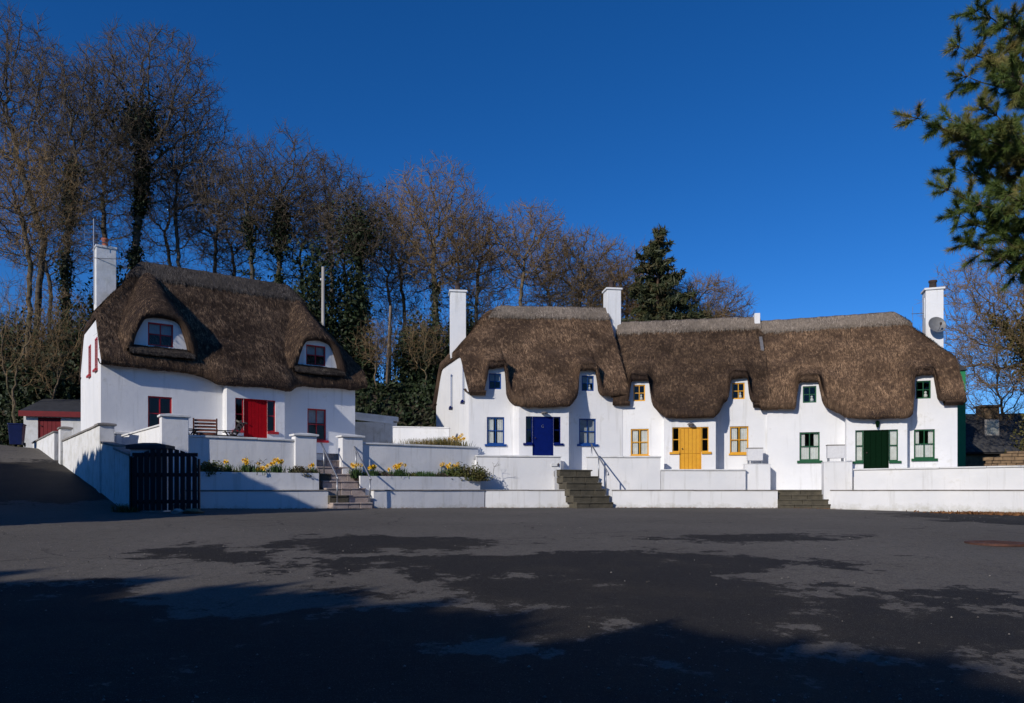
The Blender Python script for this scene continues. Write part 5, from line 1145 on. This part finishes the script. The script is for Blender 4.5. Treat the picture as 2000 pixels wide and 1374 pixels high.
def bare_tree(label, base, path, cc, cr, seed, npts=900, r0=.017, rmax=.6, mb_=None, mt=None, ivy=None, ntw=3, twl=.75, group='bare trees on the slope', step=.42, dk=.75, shell=2.0, lowcut=-.75, name='bare_tree', tw_r=.0125, expo=2.3, up=.06, ivl=.17):
    mb_, mt = mb_ or BARK, mt or TWIG; r = np.random.default_rng(seed + 100); base = np.array(base, float)
    N, par = grow((0, 0, 0), [np.array(q) - base for q in path], np.array(cc) - base, np.array(cr), npts, seed, step, dk=dk, shell=shell, lowcut=lowcut, up=up)
    n = len(N); acc = np.zeros(n); kids = np.zeros(n, int)
    for i in range(n - 1, 0, -1):
        if acc[i] == 0: acc[i] = r0 ** expo
        acc[par[i]] += acc[i]; kids[par[i]] += 1
    rad = np.minimum(acc ** (1 / expo), rmax); rad[0] = rad[1] * 1.35
    root = empty(name, base, 0, label, 'tree', group)
    i = np.arange(1, n); A, B, ra, rb = N[par[i]], N[i], np.minimum(rad[par[i]], rad[i] * 1.35), rad[i]
    big = rb > .07; med = (rb > .026) & ~big; sml = ~big & ~med
    V, Q = merge([segs(A[big], B[big], ra[big], rb[big], 7)] + ([segs(A[med], B[med], ra[med], rb[med], 5)] if med.any() else [])); np_mesh('trunk', V, Q, None, mb_, root, None, True)
    parts = [segs(A[sml], B[sml], ra[sml], rb[sml], 3)]
    src = np.where(rad < .05)[0]; src = src[src > 5]; src = np.repeat(src, ntw); dirn = unit(N[src] - N[par[src]]); k = len(src)
    d1 = unit(dirn * .7 + r.normal(0, .62, (k, 3)) + np.array([0, 0, .22])); l1 = twl * r.uniform(.5, 1.2, k)[:, None]; M1 = N[src] + d1 * l1 * .5; d2 = unit(d1 + r.normal(0, .35, (k, 3)) + np.array([0, 0, .12])); M2 = M1 + d2 * l1 * .5
    parts += [segs(N[src], M1, np.full(k, tw_r), np.full(k, tw_r * .75), 3), segs(M1, M2, np.full(k, tw_r * .75), np.full(k, tw_r * .35), 3)]
    d3 = unit(d1 + r.normal(0, .7, (k, 3))); M3 = M1 + d3 * l1 * .42; parts.append(segs(M1, M3, np.full(k, tw_r * .7), np.full(k, tw_r * .35), 3))
    V, Q = merge(parts); np_mesh('crown', V, Q, None, mt, root)
    if ivy:
        cnt, rmin, zmax, spr, m_ = ivy; cnt = int(cnt * 1.8); ok = np.where((rad > rmin) & (N[:, 2] < zmax))[0]; lum = np.clip(.35 + 1.5 * (vnoise(N, .55, seed) + .35), .05, 1.6); pr = lum[ok]
        pk = r.choice(ok, cnt, p=pr / pr.sum()); C = N[pk] + unit(r.normal(size=(cnt, 3))) * (rad[pk] + np.abs(r.normal(0, spr, cnt)) * lum[pk])[:, None]; V, Q = leaf_quads(C, ivl, r, aspect=1.3); np_mesh('ivy', V, Q, None, m_, root)
    return root
def T(label, px, Y, fork, crown, cr, seed, **k):
    cr = (cr[0] * 1.02, cr[1] * 1.08); crown = (crown[0], crown[1] + cr[1] * .15)
    k['npts'] = int(k.get('npts', 900) * 1.6); k.setdefault('ntw', 4); k.setdefault('twl', .95); k.setdefault('lowcut', -.95); k.setdefault('tw_r', .0135); k.setdefault('dk', .62); k.setdefault('r0', .0175); k.setdefault('step', .38)
    """crown and fork as seen in the photo: fork (px, py), crown centre (px, py), half sizes in px"""
    b = pt(px, Y); zb = float(zhill(*b)) - .2; s = Y / FPX
    path = []
    for (fx, fy) in fork: path.append((*pt(fx, Y), zt(fy, Y)))
    return bare_tree(label, (b[0], b[1], zb), path, (*pt(crown[0], Y), zt(crown[1], Y)), (cr[0] * s, cr[0] * s * k.pop('deep', .8), cr[1] * s), seed, **k)
T('bare tree cut by the picture edge above the shed', 62, 49, [(85, 470), (30, 300)], (10, 165), (150, 155), 1, npts=1100)
T('tall bare tree with lightly ivied trunk behind the stained chimney', 125, 47, [(128, 500), (140, 340)], (140, 250), (120, 165), 2, npts=1000, ivy=(2500, .12, 26, .25, IVY))
T('largest bare tree with thick dark ivy over its trunk behind the red cottage ridge', 262, 50, [(265, 500), (278, 330)], (295, 205), (150, 165), 3, npts=1500, ivy=(11000, .1, 23, .75, IVY), rmax=.8)
T('slim bare tree leaning beside the largest ivied tree', 355, 52, [(348, 490), (340, 400)], (370, 300), (75, 140), 4, npts=600)
T('bare tree with low forked trunk at the drive side', 45, 42, [(60, 520), (40, 420)], (30, 380), (140, 130), 5, npts=800, mb_=BARK_W, mt=TWIG_W, r0=.015)
T('bare tree rising behind the middle of the red cottage ridge', 500, 50, [(490, 470), (480, 400)], (470, 360), (95, 105), 6, npts=800, ivy=(1500, .12, 14, .3, IVY))
T('ivy clad bare tree behind the end of the red cottage ridge', 545, 51, [(545, 470), (548, 400)], (570, 365), (105, 105), 7, npts=900, ivy=(6000, .1, 17.5, .55, IVY))
T('bare tree behind the pale utility pole', 650, 53, [(648, 520), (640, 430)], (655, 400), (95, 100), 8, npts=800)
T('bare tree wrapped in dark ivy next to the slender post', 705, 50, [(703, 520), (700, 430)], (700, 430), (80, 90), 9, npts=600, ivy=(7000, .07, 13, .7, IVY))
T('broad bare tree with fan shaped crown behind the blue cottage chimney', 850, 52, [(850, 560), (845, 520)], (845, 430), (128, 115), 10, npts=1600, mb_=BARK_W, mt=TWIG_W, ivy=(2000, .14, 8, .35, IVY), up=.12)
T('bare tree behind the ridge of the blue cottage', 935, 55, [(930, 600), (935, 520)], (945, 490), (85, 105), 11, npts=800, mt=TWIG_W)
T('round topped bare tree standing over the blue cottage ridge', 1015, 53, [(1017, 590), (1025, 520)], (1040, 470), (88, 84), 12, npts=1000, mb_=BARK_W, mt=TWIG_W)
T('low bare tree between the round topped tree and the spruce', 1130, 56, [(1130, 600), (1135, 560)], (1135, 540), (105, 88), 13, npts=1100, ntw=5, mt=TWIG_W, mb_=BARK_W)
T('wide brown bare tree low behind the spruce', 1330, 57, [(1330, 640), (1330, 610)], (1335, 610), (118, 78), 14, npts=1500, ntw=6, mt=TWIG_W, mb_=BARK_W, lowcut=-.4)
T('bare tree behind the chimney shared by the blue and yellow cottages', 1225, 58, [(1225, 620), (1225, 590)], (1225, 570), (90, 78), 15, npts=1000, ntw=6, mt=TWIG_W, mb_=BARK_W)
T('small bare tree sinking behind the yellow cottage ridge', 1410, 60, [(1405, 680), (1405, 660)], (1405, 645), (66, 50), 16, npts=700, ntw=6, mt=TWIG_W, lowcut=-.3)
T('bare tree filling the gap between the red cottage and the ivy bank', 790, 58, [(790, 600), (780, 520)], (780, 470), (70, 110), 17, npts=600)
T('bare tree deep in the wood behind the red cottage ridge', 420, 58, [(420, 500), (425, 440)], (430, 400), (85, 110), 18, npts=700)
for (px, Y, fy, cy, rx, rz, sd, lab) in ((455, 64, 520, 440, 80, 120, 101, 'faint bare tree far up the wood over the left half of the red roof'), (590, 63, 560, 450, 85, 120, 102, 'faint bare tree far up the wood by the pale pole'), (675, 66, 560, 470, 80, 120, 103, 'faint bare tree far up the wood past the pale pole'), (760, 64, 600, 500, 70, 110, 104, 'faint bare tree far up the wood past the slender post'), (900, 64, 600, 500, 80, 110, 105, 'faint bare tree far up the wood behind the blue cottage chimney'), (1075, 64, 610, 530, 80, 90, 106, 'faint bare tree far up the wood behind the round topped tree'), (1180, 66, 620, 560, 80, 80, 107, 'faint bare tree far up the wood near the shared chimney'), (330, 62, 520, 400, 80, 120, 108, 'faint bare tree far up the wood over the red cottage hip'), (95, 60, 560, 420, 90, 130, 109, 'faint bare tree far up the wood above the shed')):
    T(lab, px, Y, [(px + 3, fy), (px - 4, fy - 40)], (px, cy), (rx, rz), sd, npts=520, group='far bare trees in the wood')
T('dim bare tree deep in the wood behind the stained chimney', 200, 60, [(205, 480), (200, 380)], (200, 330), (110, 180), 19, npts=900)
# ivied tree by the stone house
b = pt(2010, 37); 
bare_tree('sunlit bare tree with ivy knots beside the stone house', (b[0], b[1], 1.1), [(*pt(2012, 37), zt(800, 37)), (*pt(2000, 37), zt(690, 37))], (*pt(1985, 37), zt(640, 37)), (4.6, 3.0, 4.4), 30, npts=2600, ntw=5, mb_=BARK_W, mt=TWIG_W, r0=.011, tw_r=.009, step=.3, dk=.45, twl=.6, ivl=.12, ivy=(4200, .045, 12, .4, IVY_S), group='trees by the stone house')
bare_tree('drooping bare tree on the roof side of the stone house', (*pt(1965, 43), 1.1), [(*pt(1960, 43), zt(850, 43)), (*pt(1955, 43), zt(820, 43))], (*pt(1945, 43), zt(740, 43)), (3.0, 2.0, 4.8), 31, npts=1300, ntw=5, mb_=BARK_W, mt=TWIG_W, r0=.011, tw_r=.007, step=.3, dk=.5, twl=.6, lowcut=-.95, group='trees by the stone house')
# thickets in front of the wood
for k, (px, Y, py0, w_, h_, sd) in enumerate(((40, 39, 720, 95, 210, 51), (115, 41, 730, 70, 190, 52), (735, 47, 700, 40, 80, 53), (830, 47.5, 700, 50, 90, 54))):
    b = pt(px, Y); s = Y / FPX; zb = min(zt(py0 + 60, Y), float(zhill(*b)))
    bare_tree(('pale twiggy thicket above the shed', 'pale twiggy thicket beside the red cottage gable', 'brown thicket round the slender post', 'brown thicket on the ivy bank by the blue cottage')[k], (b[0], b[1], zb - .2), [(b[0], b[1], zb + .3)], (*pt(px, Y), zt(py0 - h_ * .35, Y)), (w_ * s, 1.6, h_ * .55 * s), sd, npts=520, r0=.009, tw_r=.009, step=.34, dk=.5, mb_=BARK_W, mt=TWIG_W, group='leafless thickets', name='thicket', rmax=.08, lowcut=-.95, twl=.8, expo=2.0)
r = np.random.default_rng(77); A, B, ra, rb = [], [], [], []
nst = 1000; sx0 = r.uniform(-50, 20, nst); sy0 = r.uniform(48, 64, nst); keep = sx0 < 21 - .0 * sy0; sx0, sy0 = sx0[keep], sy0[keep]; nst = len(sx0)
P = np.stack([sx0, sy0, zhill(sx0, sy0) - .1], 1); D = unit(np.stack([r.normal(0, .16, nst), r.normal(0, .16, nst), np.ones(nst)], 1)); L0 = r.uniform(2.5, 6.0, nst) * (1 - .5 * smooth01((sx0 + 2) / 20)); W0 = r.uniform(.02, .05, nst)
for lev in range(5):
    n0 = len(P); E = P + D * L0[:, None] * (.6 if lev == 0 else 1); A.append(P); B.append(E); ra.append(W0); rb.append(W0 * .6)
    if lev == 4: break
    k = 3 if lev < 3 else 2; P = np.repeat(P + (E - P) * r.uniform(.55, 1.0, (n0, 1)), k, 0); D = unit(np.repeat(D, k, 0) + r.normal(0, .55, (n0 * k, 3)) + np.array([0, 0, .1])); L0 = np.repeat(L0, k) * r.uniform(.35, .7, n0 * k); W0 = np.maximum(np.repeat(W0, k) * .55, .009)
V, Q = segs(np.concatenate(A), np.concatenate(B), np.concatenate(ra), np.concatenate(rb), 3); tag(np_mesh('woodland_understorey', V, Q, None, BARK), kind='stuff')
# evergreen undergrowth
EV = [('dark evergreen bush behind the shed roof', 75, 42, 760, 110, 150), ('dark evergreen bush behind the red cottage gable', 150, 46, 700, 80, 190), ('dark evergreen mass under the wood above the drive', 30, 47, 680, 130, 140),
      ('dark evergreen behind the red cottage chimney', 215, 46, 520, 50, 110), ('dark evergreen mass behind the pale utility pole', 610, 48, 640, 62, 235), ('dark ivy mass between pole and slender post', 690, 49, 690, 62, 300),
      ('dark bush under the fan shaped tree', 820, 50, 690, 75, 130), ('dark bush behind the blue cottage chimney', 900, 50, 640, 50, 110), ('dark bush at the foot of the wood behind the ridge', 480, 52, 560, 100, 90), ('dark bush low behind the blue cottage ridge', 1080, 56, 640, 110, 90), ('dark bush low behind the spruce', 1280, 58, 650, 110, 80)]
for k, (lab, px, Y, py, w_, h_) in enumerate(EV):
    s = Y / FPX; x, y = pt(px, Y); zb = min(zt(py + 40, Y), float(zhill(x, y)) - .2); bush('evergreen_bush', lab, 'bush', (x, y, zb), (w_ * s * 1.0, 2.4, h_ * s + zt(py + 40, Y) - zb), 9500, .2, IVY, 60 + k, 22, 'dark evergreen undergrowth', True, BARK)
# ivy bank
r = np.random.default_rng(12); n = 16000; bx = r.uniform(-14, 2.5, n); by = r.uniform(40.5, 48.5, n); C = np.stack([bx, by, zhill(bx, by) + np.abs(r.normal(0, .22, n))], 1)
V, Q = leaf_quads(C, .22, r, aspect=1.2); tag(np_mesh('ivy_ground_cover', V, Q, None, IVY), kind='stuff')
n = 9000; bx = r.uniform(-34, -15, n); by = r.uniform(38, 46, n); C = np.stack([bx, by, zhill(bx, by) + np.abs(r.normal(0, .5, n))], 1)
V, Q = leaf_quads(C, .26, r, aspect=1.2); tag(np_mesh('undergrowth', V, Q, None, IVY), kind='stuff')

# ------------------------------------------------------------------ conifers
def conifer_mesh(h, rad, seed, whorls=26, m=CONE_N, density=1.0, power=.85, sparse=0.0):
    r = np.random.default_rng(seed); A, B, ra, C, dirs = [], [], [], [], []
    for i in range(whorls):
        t = (i + r.uniform(-.3, .3)) / whorls; z = h * (.06 + .93 * t); L_ = rad * max(0, 1 - t) ** power * r.uniform(.75, 1.15) + .12
        for k in range(6 if t < .85 else 4):
            if r.random() < sparse: continue
            a = r.uniform(0, 2 * pi); l = L_ * r.uniform(.6, 1.15); d = np.array([cos(a), sin(a), -.12 + .35 * t]); p0 = np.array([0, 0, z]); p1 = p0 + d * l; A.append(p0); B.append(p1); ra.append(.02 + .02 * l)
            m_ = int(26 * density * l / max(rad, .1) * 2) + 8; q = r.uniform(.12, 1.05, m_) ** .8; wd = (1.05 - q) * l * .3 + .08; sd = np.array([-sin(a), cos(a), 0])
            C.append(p0 + d * l * q[:, None] + sd * (r.normal(0, .6, m_) * wd)[:, None] + np.array([0, 0, 1.0]) * r.normal(-.05, .07, m_)[:, None] * (1 + l * .3)); dirs.append(np.repeat(d[None], m_, 0))
    return np.array(A), np.array(B), np.array(ra), np.concatenate(C), r
def conifer(label, base, h, rad, seed, name='spruce_tree', leaf=.3, group=None, asp=1.7, **k):
    A, B, ra, C, r = conifer_mesh(h, rad, seed, **k); root = empty(name, base, 0, label, 'tree', group)
    V, Q = merge([segs(np.array([[0, 0, 0.0]]), np.array([[0, 0, h * .98]]), [h * .014 + .04], [.02], 8), segs(A, B, ra, ra * .3, 4)]); np_mesh('trunk', V, Q, None, PINEBARK, root)
    V, Q = leaf_quads(C, leaf, r, aspect=asp); np_mesh('crown', V, Q, None, CONE_N, root); return root
b = pt(1285, 53); conifer('dark green spruce standing alone above the yellow cottage ridge', (b[0], b[1], zt(700, 53)), zt(434, 53) - zt(700, 53), 3.5, 71, leaf=.13, asp=4.5, whorls=19, density=4.6, power=.72, sparse=.2)
# trees out of view to the sun side: their shade lies over the yard
sp = conifer('tall spruce in the row behind the viewer', (0, 0, 0), 9.0, 2.7, 81, leaf=.5, whorls=34, density=3.0, power=.68, group='spruces behind the viewer', name='spruce_tree')
kidsp = list(sp.children); k_ = -1; rr = random.Random(5)
sx_, sy_ = sin(radians(SUN_PSI)), cos(radians(SUN_PSI)); tel = math.tan(radians(SUN_EL))
line = [(-12.4, 10.5), (-11.2, 10.6), (-10, 10.4), (-8.8, 10.2), (-7.6, 10.1), (-6.5, 9.8), (-5.4, 9.5), (-4.2, 9.2), (-3.1, 8.9), (-2.0, 8.5), (-1.0, 7.9), (.1, 7.3), (1.2, 6.7), (2.2, 6.0), (3.2, 5.4), (4.2, 4.8), (5.2, 4.2), (6.8, 4.0), (8, 3.0), (9.4, 2.0), (-14.4, 10.4), (-17, 10)]
for (qx, qy) in ((-3, -15), (2, -14), (7, -13), (12, -11.5), (16, -9), (20, -6), (23, -2.5), (25, 2), (27, 6.5)):  # unseen spruces added to hold sky light off the yard
    o = sp.copy(); COL.objects.link(o); o.location = (qx, qy, -.6); o.scale = (1.2, 1.2, 1.15); o.rotation_euler = (0, 0, qx)
    for c in kidsp: d = c.copy(); COL.objects.link(d); d.parent = o
line += [(a_ + .6, b_ - 1.3) for (a_, b_) in line[1:20]]
for i, (tx, ty) in enumerate(line):
    sc = rr.uniform(.92, 1.12) ; h = 9.0 * sc; t = (h - .3) / tel; loc = (tx - sx_ * t + rr.uniform(-.3, .3), ty - sy_ * t + rr.uniform(-.3, .3), -.6)
    if i == 0: o = sp
    else:
        o = sp.copy(); COL.objects.link(o)
        for c in kidsp: d = c.copy(); COL.objects.link(d); d.parent = o
    o.location = loc; o.scale = (sc, sc, sc * (1 + .6 / h)); o.rotation_euler = (0, 0, rr.uniform(0, 6))
cy = conifer('dense clipped cypress in the hedge beside the drive', (0, 0, 0), 6.9, 1.15, 91, leaf=.34, whorls=42, density=2.6, power=.35, group='cypress hedge beside the drive', name='cypress_tree')
kc = list(cy.children); t = 6.4 / tel; tip = (-5.6, 26.0); c0 = (tip[0] - sx_ * t, tip[1] - sy_ * t)
for i in range(13):
    if i == 0: o = cy
    else:
        o = cy.copy(); COL.objects.link(o)
        for c in kc: d = c.copy(); COL.objects.link(d); d.parent = o
    o.location = (c0[0] - 1.3 * i, c0[1] + .1 * i, .4); o.rotation_euler = (0, 0, i * 1.1); s = 1 + .035 * i + .03 * sin(i * 5); o.scale = (1.15, 1.15, s)

# pine reaching in from the side
def pine():
    r = np.random.default_rng(15); Y0 = 18.5; bx_, by_ = 15.4, 19.0; zb = gz((bx_, by_)) - .1
    root = empty('pine_tree', (bx_, by_, zb), 0, 'large pine with drooping needle tufts reaching in over the yard', 'tree'); o = np.array([bx_, by_, zb])
    A, B, ra, rb, TC, TD = [], [], [], [], [], []
    def seg(p, q, a, b): A.append(p); B.append(q); ra.append(a); rb.append(b)
    zs = np.linspace(0, 15, 16); tr = [np.array([.25 * sin(z * .4), .2 * cos(z * .5), z]) for z in zs]
    for i in range(15): seg(tr[i], tr[i + 1], .34 - .019 * i, .34 - .019 * (i + 1))
    tips = [(1762, 232, 17.6), (1830, 268, 18.0), (1858, 238, 18.4), (1870, 92, 18.2), (1885, 150, 18.4), (1905, 22, 18.6), (1848, 372, 17.9), (1862, 330, 18.4), (1872, 418, 18.0), (1895, 300, 18.0), (1910, 400, 17.6), (1900, 255, 17.4), (1925, 340, 18.4), (1935, 440, 18.0), (1890, 475, 18.3), (1960, 470, 17.8), (1940, 130, 18.0), (1960, 95, 18.6), (1985, 190, 18.4), (1915, 215, 18.0), (1975, 150, 17.6), (1960, 250, 17.5), (1965, 380, 17.2), (1980, 310, 19.0), (1985, 500, 18.2), (1975, 40, 18.2), (2050, 300, 17.4), (2060, 120, 17.6), (2040, 420, 18.6), (2080, 30, 18.4), (1915, 290, 19.4)]
    for k in range(26): a = r.uniform(-1.7, 1.7); tips.append((None, a, r.uniform(4.5, 14.5)))
    for (px, py, Yt) in tips:
        if px is None: e = np.array([cos(py) * r.uniform(2, 4), sin(py) * r.uniform(2, 4), Yt])
        else: e = np.array([*pt(px + (30 if px < 1840 else 4), Yt), zt(py, Yt)]) - o
        L_ = np.linalg.norm(e[:2]); zz = np.clip(e[2] + r.uniform(-.6, .5) - .1 * L_, .8, 14.5); s = np.array([.25 * sin(zz * .4), .2 * cos(zz * .5), zz]); prev = s; m_ = 9; pts = [s]
        for i in range(1, m_ + 1):
            t = i / m_; p = s + (e - s) * t + np.array([0, 0, -.35 * sin(pi * t)]) + r.normal(0, .05, 3) * (i < m_); seg(prev, p, .06 * (1 - t) + .014, .06 * (1 - t - 1 / m_) + .012); prev = p; pts.append(p)
        for i in range(4, m_ + 1):
            for _ in range(5 if i < m_ else 5):
                d = unit(unit(e - s) * .7 + r.normal(0, .55, 3) + np.array([0, 0, .12])); l = r.uniform(.16, .5); q = pts[i] + d * l; seg(pts[i], q, .013, .007); TC += [q]; TD += [d]
                if l > .3: TC.append(pts[i] + d * l * .55); TD.append(d)
    A, B = np.array(A), np.array(B); V, Q = segs(A, B, np.array(ra), np.array(rb), 6); np_mesh('trunk', V, Q, None, PINEBARK, root, None, True)
    TC, TD = np.array(TC), np.array(TD); k = 130; n = len(TC) * k; c = np.repeat(TC, k, 0); d = np.repeat(TD, k, 0); nd = unit(d * .85 + r.normal(0, .5, (n, 3)) + np.array([0, 0, -.06])); b0 = c - d * r.uniform(-.04, .14, (n, 1)); tip_ = b0 + nd * r.uniform(.13, .25, (n, 1)); sd = unit(np.cross(nd, r.normal(size=(n, 3)))) * .0062
    V = np.stack([b0 - sd, b0 + sd, tip_], 1).reshape(-1, 3); cr = np_mesh('crown', V, None, np.arange(3 * n).reshape(n, 3), PINE_N, root)
    cn = MB()
    for i in range(24):
        j = r.integers(0, len(TC)); co = MB().lathe([(.01, -.05), (.035, -.03), (.04, 0), (.025, .04), (.005, .06)], (0, 0, 0), 8).build('pine_cone', PINEBARK, root); co.location = TC[j] - np.array([0, 0, .06])
    return root
pine()
